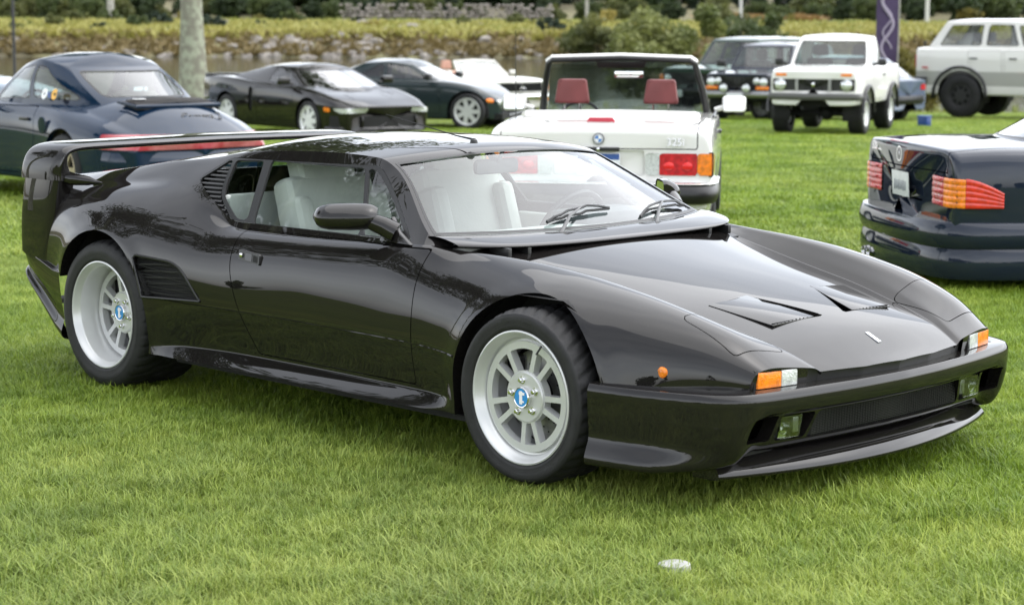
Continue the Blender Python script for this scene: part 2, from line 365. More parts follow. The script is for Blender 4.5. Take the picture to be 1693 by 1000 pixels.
EW, EZ = K2([(1.02, .34, .33), (.9, .38, .395), (.82, .40, .442), (.68, .44, .505), (.48, .49, .553), (.28, .53, .597), (.08, .56, .632), (-.163, .60, .676), (-.414, .655, .720), (-.56, .71, .748), (-.655, .757, .780),
             (-.70, .740, .803), (-1.09, .572, 1.022), (-1.15, .568, 1.040), (-1.4, .585, 1.050), (-1.7, .592, 1.042), (-1.9, .596, 1.030), (-2.03, .602, 1.014), (-2.18, .606, .990), (-2.49, .622, .957), (-2.77, .640, .917), (-3.05, .66, .880), (-3.36, .67, .85)])
BW, BZ = K2([(1.02, .37, .34), (.9, .41, .405), (.82, .43, .455), (.68, .475, .522), (.48, .53, .580), (.28, .57, .628), (.08, .60, .664), (-.163, .635, .70), (-.414, .69, .733), (-.56, .745, .750), (-.655, .785, .760), (-.75, .797, .757),
             (-1.0, .800, .745), (-1.4, .800, .736), (-1.7, .797, .735), (-1.80, .793, .742), (-1.92, .778, .785), (-2.05, .760, .838), (-2.15, .738, .872), (-2.28, .712, .893), (-2.5, .720, .880), (-2.72, .737, .870), (-3.0, .755, .852), (-3.36, .755, .832)])
SW, SZ = K2([(1.02, .54, .35), (.9, .57, .412), (.82, .595, .458), (.775, .612, .485), (.64, .645, .572), (.5, .660, .624), (.36, .668, .662), (.17, .675, .700), (0, .685, .727), (-.2, .70, .745), (-.44, .735, .752), (-.60, .79, .752),
             (-.8, .832, .740), (-1.2, .838, .724), (-1.6, .842, .719), (-1.80, .845, .722), (-1.95, .842, .748), (-2.1, .828, .79), (-2.28, .81, .832), (-2.5, .825, .842), (-2.72, .845, .828), (-3.0, .85, .80), (-3.36, .835, .78)])
OW, OZ = K2([(1.02, .58, .345), (.9, .615, .405), (.82, .648, .45), (.775, .672, .472), (.64, .742, .535), (.5, .793, .582), (.36, .827, .618), (.17, .85, .655), (0, .858, .675), (-.2, .862, .68), (-.44, .868, .675), (-.6, .878, .662),
             (-.8, .884, .648), (-1.2, .888, .638), (-1.6, .893, .638), (-1.85, .908, .655), (-2.05, .925, .69), (-2.28, .94, .735), (-2.5, .945, .752), (-2.72, .935, .742), (-3.0, .895, .71), (-3.36, .86, .69)])
DW, DZ = K2([(1.02, .59, .34), (.9, .625, .395), (.82, .662, .43), (.775, .687, .442), (.64, .770, .472), (.5, .843, .505), (.36, .895, .54), (.17, .930, .565), (0, .940, .575), (-.2, .934, .57), (-.44, .917, .552), (-.6, .907, .542),
             (-.8, .902, .532), (-1.2, .902, .528), (-1.6, .912, .532), (-1.85, .935, .548), (-2.05, .957, .57), (-2.28, .978, .605), (-2.5, .985, .615), (-2.72, .970, .612), (-3.0, .915, .60), (-3.36, .872, .58)])
FW, FZ = K2([(1.02, .595, .33), (.9, .63, .38), (.82, .667, .40), (.775, .693, .402), (.64, .778, .405), (.5, .856, .406), (.36, .915, .408), (.17, .950, .410), (0, .958, .412), (-.2, .950, .412), (-.44, .926, .414), (-.6, .915, .420), (-1.2, .908, .425),
             (-1.6, .918, .428), (-1.85, .938, .43), (-2.05, .957, .432), (-2.28, .980, .435), (-2.5, .985, .437), (-2.72, .965, .44), (-3.0, .91, .45), (-3.36, .875, .46)])
LW, LZ = K2([(1.02, .59, .30), (.82, .66, .31), (.36, .92, .31), (0, .955, .31), (-.3, .935, .31), (-.44, .912, .305), (-.6, .893, .298), (-1.2, .878, .29), (-1.6, .885, .29), (-2.05, .935, .295), (-2.28, .968, .30), (-2.5, .975, .31), (-3.0, .90, .34), (-3.36, .86, .36)])
HW, HZ = K2([(1.02, .68, .26), (.82, .76, .255), (.36, .915, .25), (0, .95, .25), (-.3, .93, .25), (-.44, .902, .252), (-.55, .887, .252), (-1.2, .876, .252), (-1.6, .88, .252), (-1.95, .915, .25), (-2.15, .945, .235), (-2.28, .955, .23), (-2.5, .96, .23), (-3.0, .88, .25), (-3.36, .84, .27)])
QW, QZ = K2([(1.02, .66, .21), (.82, .75, .21), (.36, .91, .20), (0, .94, .20), (-.3, .925, .205), (-.42, .915, .212), (-.52, .935, .205), (-.7, .950, .196), (-1.2, .955, .192), (-1.7, .962, .186), (-1.95, .967, .182), (-2.12, .955, .180), (-2.28, .945, .18), (-2.5, .95, .18), (-3.0, .87, .20), (-3.36, .82, .22)])
UW, UZ = K2([(1.02, .64, .17), (.36, .90, .155), (0, .93, .155), (-.4, .912, .152), (-.7, .938, .150), (-1.2, .945, .148), (-1.7, .95, .146), (-2.28, .94, .145), (-3.0, .86, .18), (-3.36, .80, .20)])
VW, VZ = UW-.07, np.full(NS, .142)
cols = []
def addc(x, w, z, v): cols.append(np.stack([x, w, z, np.full(NS, v)], 1))
for t, v in ((.0, 0), (.25, .6), (.5, 1.2), (.72, 1.8), (.88, 2.4), (.965, 2.8)):
    q = 1-t**2.2; addc(s_+(CX-s_)*q, EW*t, EZ+(CZ-EZ)*q, v)
E3 = np.stack([s_, EW, EZ], 1); B4 = np.stack([s_, BW, BZ], 1); S5 = np.stack([s_, SW, SZ], 1)
P28 = cols[-1][:, :3]
cabin = np.clip(np.minimum((-.52-s_)/.12, (s_+1.98)/.2), 0, 1)[:, None]; cabin = cabin*cabin*(3-2*cabin)
ke = .0+.12*(1-cabin); ke = np.where(s_[:, None] < -2.0, .45, ke); ke = smooth_rows(ke, 8); kb = .36*(1-cabin)
for P, v in ((E3+(P28-E3)*ke, 2.97), (E3, 3.0), (E3+(B4-E3)*ke, 3.03), (B4+(E3-B4)*kb, 3.97), (B4, 4.0), (B4+(S5-B4)*kb, 4.03)): addc(P[:, 0], P[:, 1], P[:, 2], v)
for w, z, v in ((SW, SZ, 5), (OW, OZ, 6), (DW, DZ, 7), (FW, FZ, 8), (LW, LZ, 9), (HW, HZ, 9.97), (HW, HZ, 10), (QW, QZ, 11), (QW-.003, QZ-.012, 11.1), (UW, UZ, 12), (VW, VZ, 13), (VW*.4, VZ, 14)): addc(s_, w, z, v)
half = np.stack(cols, 1); half[:, :, :3] = smooth_rows(half[:, :, :3], 5)
mir = half[:, :0:-1].copy(); mir[:, :, 1] *= -1; full = np.concatenate([mir, half], 1)
G = bspline_cols(full, 6)
# flare the body outwards a little round the wheel openings
ARC = ((0.0, .305, .352), (-2.515, .338, .348))
for cx, cz, r0 in ARC:
    d = np.hypot(G[:, :, 0]-cx, np.maximum(G[:, :, 2]-cz, 0)); k = np.exp(-((d-r0)/.045)**2)*.010*(np.abs(G[:, :, 1]) > .7)*np.clip((.74-G[:, :, 2])/.06, 0, 1)
    G[:, :, 1] += np.sign(G[:, :, 1])*k
G = G[s_ > -3.225]; s2_ = s_[s_ > -3.225]
BODY = Surf.grid(G[:, :, :3], {'v': np.abs(G[:, :, 3]), 's': np.repeat(s2_[:, None], G.shape[1], 1)}, flip=False)
if BODY.N[np.argmax(BODY.V[:, 2])][2] < 0: BODY.N *= -1; BODY.T = BODY.T[:, ::-1]
def carve(f, gap=.0022, depth=.012):
    """split a panel (f<0) from the remaining body with an open shut-line; both sides get a return"""
    global BODY
    a, ea = BODY.cut(f(BODY)+gap); b, eb = BODY.cut(-f(BODY)+gap); BODY = b.lip(eb, None, depth); return a, ea
def remove(f, vec=None, depth=.02):
    global BODY
    b, e = BODY.cut(-f(BODY)); BODY = b.lip(e, vec, depth) if (vec is not None or depth) else b
# front face of the nose: cut back in plan, return goes straight down
def nose_x(w): return np.interp(w, [0, .2, .4, .49, .64, .672, .69, .705, .75], [.875, .862, .826, .812, .790, .782, .772, .758, .70])
fb, fe = BODY.cut(np.maximum(BODY.V[:, 0]-nose_x(np.abs(BODY.V[:, 1])), -(BODY.V[:, 2]-.2)))
fe = fe[(fb.V[fe].mean(1)[:, 2] > .41) & (fb.V[fe].mean(1)[:, 0] > .6)]
BODY = fb
a = fb.V[fe[:, 0]]; b2 = fb.V[fe[:, 1]]
me_ = Surf(np.concatenate([a, b2, b2*[1, 1, 0]+[-.012, 0, .385], a*[1, 1, 0]+[-.012, 0, .385]]), None, None)
n_ = len(a); i_ = np.arange(n_); me_.T = np.concatenate([np.stack([i_, i_+3*n_, i_+2*n_], 1), np.stack([i_, i_+2*n_, i_+n_], 1)])
fn_ = np.cross(me_.V[i_+3*n_]-a, b2-a); fn_ /= np.linalg.norm(fn_, axis=1)[:, None]+1e-9; fn_ *= np.sign(fn_[:, :1]+1e-9); me_.N = np.tile(fn_, (4, 1)); me_.A = {}
NOSE = me_
# lower limits: bumpers are separate pieces
def below_front(S): return np.maximum(S.V[:, 2]-.392, .20-S.V[:, 0])
remove(below_front, None, 0)
def below_rear(S): return np.maximum(sd_poly(S.V[:, 0], S.V[:, 2], [(-2.84, -.1), (-2.84, .474), (-2.92, .474), (-3.30, .560), (-3.5, -.1)]), -1)
remove(below_rear, None, .02)
def arch(cx, cz, r0):
    return lambda S: np.maximum(np.where(S.V[:, 2] > cz, np.hypot(S.V[:, 0]-cx, S.V[:, 2]-cz), np.abs(S.V[:, 0]-cx))-r0, np.maximum(.77-np.abs(S.V[:, 1]), S.V[:, 2]-.76))
for sd in (-1, 1):
    for k, (cx, cz, r0) in enumerate(ARC):
        fa = arch(cx, cz, r0); remove(lambda S: np.maximum(fa(S), .55+sd*(-1)*S.V[:, 1]) if 0 else np.maximum(fa(S), -S.V[:, 1]*sd), (0, -sd*.06, 0))
# windscreen and rear of the top strip
def ws(S): return np.maximum(np.maximum(S.A['v']-2.86, -(-.675-S.A['s'])), -(S.A['s']+1.085))
WSC, we = carve(ws, 0., .0)
# side daylight opening: glass, louvres and frames
DLO = round_poly([(-.735, .766), (-1.130, 1.012), (-2.040, 1.000), (-2.160, .912), (-1.82, .762)], [.02, .03, .03, .02, .05])
DG = round_poly([(-1.033, .768), (-1.206, 1.002), (-1.768, 1.003), (-1.690, .764)], .012)
VG = round_poly([(-.768, .772), (-1.015, .770), (-1.184, 1.000), (-1.138, .997)], [.012, .012, .01, .01])
QG = round_poly([(-1.735, .772), (-1.815, .999), (-1.998, .992), (-1.955, .86), (-1.805, .772)], [.01, .012, .02, .05, .04])
LV = round_poly([(-2.016, .988), (-1.973, .86), (-1.838, .772), (-1.955, .802), (-2.148, .910), (-2.040, .990)], [.006, .05, .01, .04, .012, .01])
xz = lambda poly: (lambda S: sd_poly(S.V[:, 0], S.V[:, 2], poly))
SIDE = {}
for sd in (-1, 1):
    on = lambda f: (lambda S: np.maximum(np.maximum(f(S), -S.V[:, 1]*sd+.3), np.maximum(2.9-S.A['v'], S.A['v']-4.4)))
    d, e = carve(on(xz(DLO)), .0005, .012); rest = d
    pcs = {}
    for nm, pl in (('dg', DG), ('vg', VG), ('qg', QG), ('lv', LV)):
        f = on(xz(pl)); g, ge = rest.cut(f(rest)); rest, re = rest.cut(-f(rest)); rest = rest.lip(re, None, .010); pcs[nm] = g
    SIDE[sd] = (pcs, rest)
# bonnet, pop-up headlamp lids, doors, vents
NV = round_poly([(.345, .385), (.345, .185), (.585, .055), (.572, .335)], [.012, .012, .004, .004])
for sd in (-1, 1): remove(lambda S: np.maximum(sd_poly(S.V[:, 0], S.V[:, 1]*sd, NV), .4-S.V[:, 2]), (0, 0, -.05))
HOOD, he = carve(lambda S: np.maximum(S.A['v']-2.93, np.maximum(-.345-S.V[:, 0], .4-S.V[:, 2])), .0016, .014)
HOOD = HOOD.lip(he, None, .014)
LIDP = round_poly([(.708, .695), (.735, .475), (.484, .485), (.488, .71)], [.02, .02, .035, .035])
LIDS = {}; DOORS = {}; SV = {}
for sd in (-1, 1):
    l, e = carve(lambda S: np.maximum(sd_poly(S.V[:, 0], S.V[:, 1]*sd, LIDP), .48-S.V[:, 2]), .0016, .012); LIDS[sd] = l.lip(e, None, .012)
DOORP = round_poly([(-.615, .749), (-.605, .60), (-.596, .270), (-1.525, .268), (-1.612, .43), (-1.685, .60), (-1.70, .7435)], [.01, .1, .012, .02, .1, .1, .01])
VENTP = round_poly([(-2.246, .606), (-1.985, .590), (-1.822, .448), (-2.200, .436)], [.02, .06, .012, .015])
def seam(sd): return lambda S: np.maximum(np.abs(S.V[:, 2]-np.interp(S.V[:, 0], [-2.5, -2.2, -1.6, -.58, -.3, .3], [.434, .434, .428, .421, .405, .405]))-.0016, np.maximum(-S.V[:, 1]*sd+.5, np.maximum(S.V[:, 0]+.34, -2.2-S.V[:, 0])))
for sd in (-1, 1):
    sv, e = carve(lambda S: np.maximum(sd_poly(S.V[:, 0], S.V[:, 2], VENTP), -S.V[:, 1]*sd+.5), 0, .045); SV[sd] = sv
    d, e = carve(lambda S: np.maximum(sd_poly(S.V[:, 0], S.V[:, 2], DOORP), np.maximum(-S.V[:, 1]*sd+.5, 3.95-S.A['v'])), .0022, .02); d = d.lip(e, None, .02)
    dd, e1 = d.cut(-seam(sd)(d)); dd = dd.lip(e1, None, .004); DOORS[sd] = dd
    remove(seam(sd), None, .004)
body = BODY.obj('body_shell', M_BLACK, HERO)
[NOSE.cut(.455-k_*NOSE.V[:, 1])[0].obj('nose_panel', M_BLACK, HERO) for k_ in (-1, 1)]; NOSE.cut(np.abs(NOSE.V[:, 1])-.45)[0].offset(-.012).obj('nose_grille_strip', M_TRIM, HERO)
hood = HOOD.obj('bonnet', M_BLACK, HERO)
# inner dark skin just under the shell so that shut-lines and ducts read dark
inn = Surf(BODY.V, BODY.T, BODY.N, BODY.A)
for sd in (-1, 1):
    lid = LIDS[sd].obj('headlamp_lid', M_BLACK, HERO)
    # bonnet air outlets: sunken ramp, side wall and slot
    r = MB(); HV = np.concatenate([HOOD.V, BODY.V]); HV = HV[HV[:, 2] > .45]
    zs = lambda x, w: float(HV[((HV[:, 0]-x)**2+(HV[:, 1]-sd*w)**2).argmin(), 2]); zz = lambda x: zs(x, .2)
    pl_ = [(.340, .388, .0012), (.340, .182, .0012), (.578, .112, .003), (.580, .338, .011)]
    r.prism([(x, sd*w, zs(x, w)+h) for x, w, h in pl_], (0, 0, -.005), bev=.0012); r.build('outlet_plate', M_BLACK, hood)
    r = MB(); r.box((.46, sd*.21, zs(.46, .21)-.050), (.30, .40, .006), rot=Matrix.Rotation(R(14), 3, 'Y')); r.build('outlet_floor', M_DARK, hood)
    r = MB(); r.prism([(.572, sd*.116, zs(.575, .116)+.002), (.574, sd*.334, zs(.575, .334)+.011), (.574, sd*.334, zs(.575, .334)-.035), (.572, sd*.116, zs(.575, .116)-.035)], (-.004, 0, 0)); r.build('outlet_slot', M_DARK, hood)
    for k in range(11):
        r = MB(); y = .122+k*.0205; r.box((.5745, sd*y, zs(.575, y)-.004+.006*k/10), (.004, .004, .014)); r.build('outlet_fin', M_TRIM, hood)
    dr = DOORS[sd].obj('door', M_BLACK, HERO)
    yh = sd*.8885; r = MB(); hp = round_poly([(-1.640, .672), (-1.506, .660), (-1.500, .620), (-1.633, .632)], .008)
    r.prism([(p[0], yh+sd*.003-sd*(p[1]-.645)*.22, p[1]) for p in hp], (0, -sd*.012, 0)); r.build('handle_surround', M_TRIM, dr)
    r = MB(); r.prism([(p[0], yh+sd*.0045-sd*(p[1]-.645)*.22, p[1]) for p in round_poly([(-1.593, .662), (-1.551, .659), (-1.548, .631), (-1.590, .633)], .004)], (0, -sd*.004, 0)); r.build('handle_flap', M_BLACK, dr)
    r = MB(); r.prism([(p[0], yh+sd*.0034-sd*(p[1]-.645)*.22, p[1]) for p in round_poly([(-1.543, .656), (-1.514, .652), (-1.511, .628), (-1.540, .630)], .003)], (0, -sd*.003, 0)); r.build('handle_recess', M_DARK, dr)
    r = MB(); r.lathe([(.009, 0), (.009, sd*.005), (.006, sd*.007), (.0005, sd*.0072)], n=20, c=(-1.615, yh+sd*.003, .651)); r.build('lock_cylinder', M_CHROME, dr)
    # glazing
    pcs, fr = SIDE[sd]
    fr.obj('window_frame', M_TRIM, HERO)
    pcs['dg'].offset(-.006).obj('door_glass', M_GLASS, HERO); pcs['vg'].offset(-.006).obj('vent_glass', M_GLASS, HERO); pcs['qg'].offset(-.006).obj('quarter_glass', M_GLASS, HERO)
    lp = pcs['lv'].offset(-.03).obj('louvre_panel', M_DARK, HERO)
    LS_ = pcs['lv']
    for k in range(13):          # louvre slats, each its own tilted blade lying on the panel
        z0 = .786+k*.0160; xs = np.linspace(-2.16, -1.84, 160); ins = sd_poly(xs, np.full(160, z0+.004), LV) < -.003
        if ins.sum() < 8: continue
        rows_ = []
        for x in np.linspace(xs[ins][0], xs[ins][-1], 7):
            j = ((LS_.V[:, 0]-x)**2+(LS_.V[:, 2]-z0)**2).argmin(); n0 = LS_.N[j]; w_ = LS_.V[j, 1]-(n0[0]*(x-LS_.V[j, 0])+n0[2]*(z0-LS_.V[j, 2]))/n0[1]; p0 = np.array([x, w_, z0])-n0*.004
            rows_.append([p0+[0, 0, -.003], p0, p0+[0, -sd*.006, .004], p0-n0*.020+[0, 0, .012], p0-n0*.021+[0, 0, .009]])
        SS = Surf.grid(np.array(rows_))
        if SS.N[17][1]*sd+SS.N[17][2] < 0: SS.N *= -1; SS.T = SS.T[:, ::-1]
        SS.obj('louvre_slat', pm('louvre_black', (.030, .030, .030), .40), lp)
    # side intake with wire mesh and frame
    SV[sd].offset(-.026).obj('intake_mesh', pm('intake_gauze', (.014, .014, .014), .5, .3, bump=.9, bscale=420), HERO)
    ring = np.array(VENTP); yy = []
    ring3 = []
    for p in ring:
        d2 = (SV[sd].V[:, 0]-p[0])**2+(SV[sd].V[:, 2]-p[1])**2; ring3.append(SV[sd].V[d2.argmin()]+SV[sd].N[d2.argmin()]*.0)
    r = MB(); r.tube([tuple(q) for q in ring3], .0058, 8, closed=True); r.build('intake_frame', M_TRIM, HERO)
    mv, mt = SV[sd].V, None
    # woven wires of the intake
    for k in range(17):
        z0 = .444+k*.0098; xs = np.linspace(-2.24, -1.82, 60); ins = sd_poly(xs, np.full(60, z0), VENTP) < -.004
        if ins.sum() < 4: continue
        xi = xs[ins]; pts = []
        for x in (xi[0], .5*(xi[0]+xi[-1]), xi[-1]):
            d2 = (mv[:, 0]-x)**2+(mv[:, 2]-z0)**2; j = d2.argmin(); pts.append(tuple(mv[j]-SV[sd].N[j]*.016))
        r = MB(); r.tube(pts, .0017, 4, caps=False); r.build('mesh_wire', M_MESH, HERO)
    # small round amber repeater
    r = MB(); r.lathe([(.0185, -sd*.004), (.0185, sd*.006), (.014, sd*.0105), (.0005, sd*.0125)], n=28, c=(.522, sd*.832, .4490)); r.build('side_repeater', M_AMBER, HERO)
    # indicators set into the nose face
    def ipt(w, z, d=0.): return (float(nose_x(w))-.004+d, sd*w, z)
    for nm, w0, w1, mt2 in (('indicator_lens', .575, .672, M_AMBER), ('sidelight_lens', .505, .574, M_CLEAR)):
        pl = [(w0, .408), (w1, .408), (w1-.002, .460), (w0, .458)]
        r = MB(); r.prism([ipt(w, z, .006) for w, z in pl], (-.03, 0, 0), bev=.002); r.build(nm, mt2, HERO)
    r = MB(); r.prism([ipt(w, z, .001) for w, z in [(.498, .402), (.680, .402), (.678, .467), (.498, .464)]], (-.02, 0, 0), bev=.001); r.build('lamp_housing', M_TRIM, HERO)
WSC.offset(-.004).part(ws(WSC)+.055*0, .0)[0]
wi, _ = WSC.cut(np.maximum(np.maximum(WSC.A['v']-2.80, -.692-(-1)*0+WSC.A['s']*1.0+1.384 if 0 else -(-.690-WSC.A['s'])), -(WSC.A['s']+1.072)))
wr, wre = WSC.cut(-np.maximum(np.maximum(WSC.A['v']-2.80, -(-.690-WSC.A['s'])), -(WSC.A['s']+1.072)))
wi.offset(-.004).obj('windscreen', glass('windscreen_glass', (.80, .87, .86), boost=.92), HERO); wr.offset(.001).obj('windscreen_seal', M_TRIM, HERO)
# badge on the bonnet
r = MB(); r.box((.748, .0, .4995), (.062, .017, .005), rot=Matrix.Rotation(R(26), 3, 'Y'), bev=.0015); r.build('bonnet_badge', pm('badge_silver', (.75, .76, .78), .22, .6), hood)

# ---- front bumper: profile swept round the nose
tp = np.array([(.315, .960), (.42, .946), (.55, .914), (.67, .870), (.745, .832), (.79, .792), (.815, .745), (.838, .64), (.868, .42), (.888, .20), (.895, 0.)])
L_ = np.concatenate([[0], np.cumsum(np.hypot(*np.diff(tp, axis=0).T))]); NB = 90; tq = np.linspace(0, L_[-1], NB)
px_, pw_ = pchip(L_, tp[:, 0], tq), pchip(L_, tp[:, 1], tq)
path = np.stack([px_, -pw_], 1); path = np.concatenate([path, path[-2::-1]*[1, -1]]); path = smooth_rows(path, 3); NP = len(path)
tan = np.gradient(path, axis=0); tan /= np.linalg.norm(tan, axis=1)[:, None]; nrm = np.stack([tan[:, 1], -tan[:, 0]], 1)
if nrm[NP//2, 0] < 0: nrm *= -1
front = np.clip((np.minimum(np.arange(NP), NP-1-np.arange(NP))/NB*L_[-1]-.50)/.16, 0, 1); front = front*front*(3-2*front)
side_p = [(-.11, .402), (-.028, .405), (-.006, .401), (.006, .386), (.005, .36), (.001, .30), (-.004, .25), (-.006, .222), (.004, .200), (.018, .172), (.022, .152), (.016, .138), (-.01, .132), (-.08, .130)]
frnt_p = [(-.13, .408), (-.04, .407), (-.010, .402), (.005, .384), (.003, .350), (-.004, .333), (-.035, .322), (-.046, .275), (-.060, .225), (-.080, .205), (-.105, .192), (-.130, .182), (-.16, .170), (-.24, .160)]
sp, fp = np.array(side_p), np.array(frnt_p); al = np.minimum(np.arange(NP), NP-1-np.arange(NP))/NB*L_[-1]
low = np.clip((al-.22)/.28, 0, 1)**1.3; sp3 = np.repeat(sp[None], NP, 0)
tuck = np.array([0, 0, 0, 0, 0, 0, .004, .012, .030, .055, .070, .075, .075, .075]); lift = np.array([0]*8+[.004, .012, .022, .028, .030, .030])
sp3[:, :, 0] -= low[:, None]*tuck[None]; sp3[:, :, 1] += low[:, None]*lift[None]
Pm = sp3*(1-front[:, None, None])+fp[None]*front[:, None, None]
ctrl = np.stack([path[:, None, 0]+nrm[:, None, 0]*Pm[:, :, 0], path[:, None, 1]+nrm[:, None, 1]*Pm[:, :, 0], Pm[:, :, 1]], 2)
ctrl = np.repeat(ctrl, [1, 1, 2, 1, 1, 2, 1, 1, 1, 1, 1, 1, 1, 1], 1)
BG = bspline_cols(ctrl, 6); BUMP = Surf.grid(BG, {'k': np.repeat(np.arange(NP)[:, None]*1., BG.shape[1], 1)})
if BUMP.N[(NP//2)*BG.shape[1]+30][0] < 0: BUMP.N *= -1; BUMP.T = BUMP.T[:, ::-1]
OPEN = [('grille', round_poly([(-.440, .222), (-.410, .316), (.410, .316), (.440, .222)], .012)), ('fogL', round_poly([(-.592, .230), (-.578, .318), (-.424, .313), (-.455, .226)], .010)), ('fogR', round_poly([(.592, .230), (.578, .318), (.424, .313), (.455, .226)], .010)),
        ('ductL', round_poly([(-.735, .238), (-.722, .322), (-.592, .318), (-.612, .230)], .012)), ('ductR', round_poly([(.735, .238), (.722, .322), (.592, .318), (.612, .230)], .012))]
for nm, pl in OPEN:
    f = np.maximum(sd_poly(BUMP.V[:, 1], BUMP.V[:, 2], pl), .70-BUMP.V[:, 0])
    b, e = BUMP.cut(-f); BUMP = b.lip(e, (-.05, 0, 0))
bump = BUMP.obj('front_bumper', M_BLACK, HERO)
for nm, pl in OPEN:          # backs of the openings
    xb = .80 if nm == 'grille' else (.775 if 'fog' in nm else .72)
    r = MB(); r.prism([(xb-.02, p[0]*1.02, p[1]+(.01 if p[1] > .28 else -.01)) for p in pl], (-.01, 0, 0)); r.build('opening_back', M_DARK, bump)
    if nm == 'grille':
        for k in range(15):
            r = MB(); z = .232+k*.0055; r.tube([(.808, -.42, z), (.822, 0, z), (.808, .42, z)], .0013, 4, caps=False); r.build('grille_wire', M_MESH, bump)
        for k in range(60):
            y = -.42+k*.84/59; r = MB(); r.tube([(.821-.013*(y/.42)**2, y, .227), (.821-.013*(y/.42)**2, y+.004, .311)], .0012, 4, caps=False); r.build('grille_wire', M_MESH, bump)
    if 'fog' in nm:
        s2 = -1 if nm == 'fogL' else 1
        r = MB(); r.prism([(.806, s2*w, z) for w, z in round_poly([(.585, .238), (.578, .308), (.462, .305), (.482, .234)], .008)], (-.004, 0, 0)); fg = r.build('fog_lamp_lens', glass('fog_lens_glass', (.85, .88, .85)), bump)
        r = MB(); r.lathe([(.005, .775), (.017, .779), (.023, .792), (.025, .800)], axis='x', n=24, c=(0, s2*.548, .272)); r.build('fog_reflector', pm('dim_reflector', (.35, .36, .36), .15, 1), bump)
        r = MB(); r.prism([(.796, s2*w, z) for w, z in [(.582, .240), (.575, .262), (.535, .258), (.54, .238)]], (-.003, 0, 0)); r.build('fog_bezel', M_CHROME, bump)
        r = MB(); r.box((.794, s2*.488, .272), (.006, .03, .05), bev=.002); r.build('fog_bracket', M_STEEL, bump)
# front splitter lip
sw = np.linspace(-.765, .765, 81); lx = .838-.140*np.abs(sw/.765)**2.0; prof = [(-.12, .184), (-.055, .182), (-.034, .174), (-.006, .150), (.016, .128), (.018, .112), (-.004, .104), (-.10, .104)]
lz = .006*np.abs(sw/.765)**2
ctl = np.stack([np.stack([lx+o, sw*(1+.012*(o > 0)), z+lz], 1) for o, z in prof], 1)
LG = bspline_cols(ctl, 5); LS = Surf.grid(LG)
if LS.N[len(LG)//2*LG.shape[1]+LG.shape[1]//2][0] < 0: LS.N *= -1; LS.T = LS.T[:, ::-1]
LS.obj('front_splitter', M_BLACK, HERO)
for s2 in (-1, 1):
    r = MB(); i = 0 if s2 < 0 else -1; r.bm.faces.new([r.bm.verts.new(p) for p in LG[i]]); r.build('splitter_end', M_BLACK, HERO)

# ---- tail: bumper, fins and wing
rb = []
TX = np.array([(-2.845, .952), (-2.93, .936), (-3.05, .918), (-3.17, .902), (-3.25, .880), (-3.30, .80), (-3.32, .6), (-3.325, 0)])
L2 = np.concatenate([[0], np.cumsum(np.hypot(*np.diff(TX, axis=0).T))]); t2 = np.linspace(0, L2[-1], 70); qx, qw = pchip(L2, TX[:, 0], t2), pchip(L2, TX[:, 1], t2)
pt = np.stack([qx, -qw], 1); pt = np.concatenate([pt, pt[-2::-1]*[1, -1]]); pt = smooth_rows(pt, 3)
ztop = np.interp(pt[:, 0], [-3.32, -2.92, -2.8], [.572, .482, .480]); zb = np.interp(pt[:, 0], [-3.32, -3.25, -3.09, -2.92, -2.84], [.46, .43, .33, .215, .18])
tn = np.gradient(pt, axis=0); tn /= np.linalg.norm(tn, axis=1)[:, None]; nn = np.stack([tn[:, 1], -tn[:, 0]], 1); nn *= -1 if nn[len(nn)//2, 0] > 0 else 1
pf = [(-.05, 1.0), (-.006, 1.0), (0, .985), (.002, .93), (-.004, .7), (-.012, .45), (-.022, .30), (-.01, .2), (.0, .10), (-.004, .0), (-.06, -.03)]
cc = np.stack([np.stack([pt[:, 0]+nn[:, 0]*o, pt[:, 1]+nn[:, 1]*o, zb+(ztop-zb)*k], 1) for o, k in pf], 1); cc = np.repeat(cc, [1, 1, 2] + [1]*8, 1)
RG = bspline_cols(cc, 5); RS = Surf.grid(RG)
if RS.N[10*RG.shape[1]+20][1] > 0: RS.N *= -1; RS.T = RS.T[:, ::-1]
RS.obj('rear_bumper', M_BLACK, HERO)
r = MB(); r.prism([(-3.22, y, z) for y, z in ((-.86, .5), (-.86, .78), (-.72, .85), (.72, .85), (.86, .78), (.86, .5))], (.02, 0, 0)); r.build('tail_panel', M_TRIM, HERO)
def sweep(pathpts, section, ups, name, mat, parent, scale=None):
    pass
for sd in (-1, 1):
    # upright fin between wing and bumper
    fz = np.linspace(.472, .872, 24); rows = []
    for z in fz:
        t = (z-.472)/.40; w = .908+.010*math.sin(math.pi*t)-.006*t; xf = -2.985+.055*t; xr = -3.245+.035*t
        rows.append([(xr, sd*(w-.10), z+.075*(1-t)), (xr+.004, sd*(w-.012), z+.07*(1-t)), (xr+.02, sd*w, z+.065*(1-t)), (xf-.09, sd*(w+.004), z+.015*(1-t)), (xf-.03, sd*(w+.002), z), (xf-.006, sd*(w-.008), z), (xf, sd*(w-.03), z), (xf-.012, sd*(w-.10), z)])
    FG = bspline_cols(np.array(rows), 5); FS = Surf.grid(FG)
    if FS.N[12*FG.shape[1]+FG.shape[1]//2][1]*sd < 0: FS.N *= -1; FS.T = FS.T[:, ::-1]
    FS.obj('tail_fin', M_BLACK, HERO)
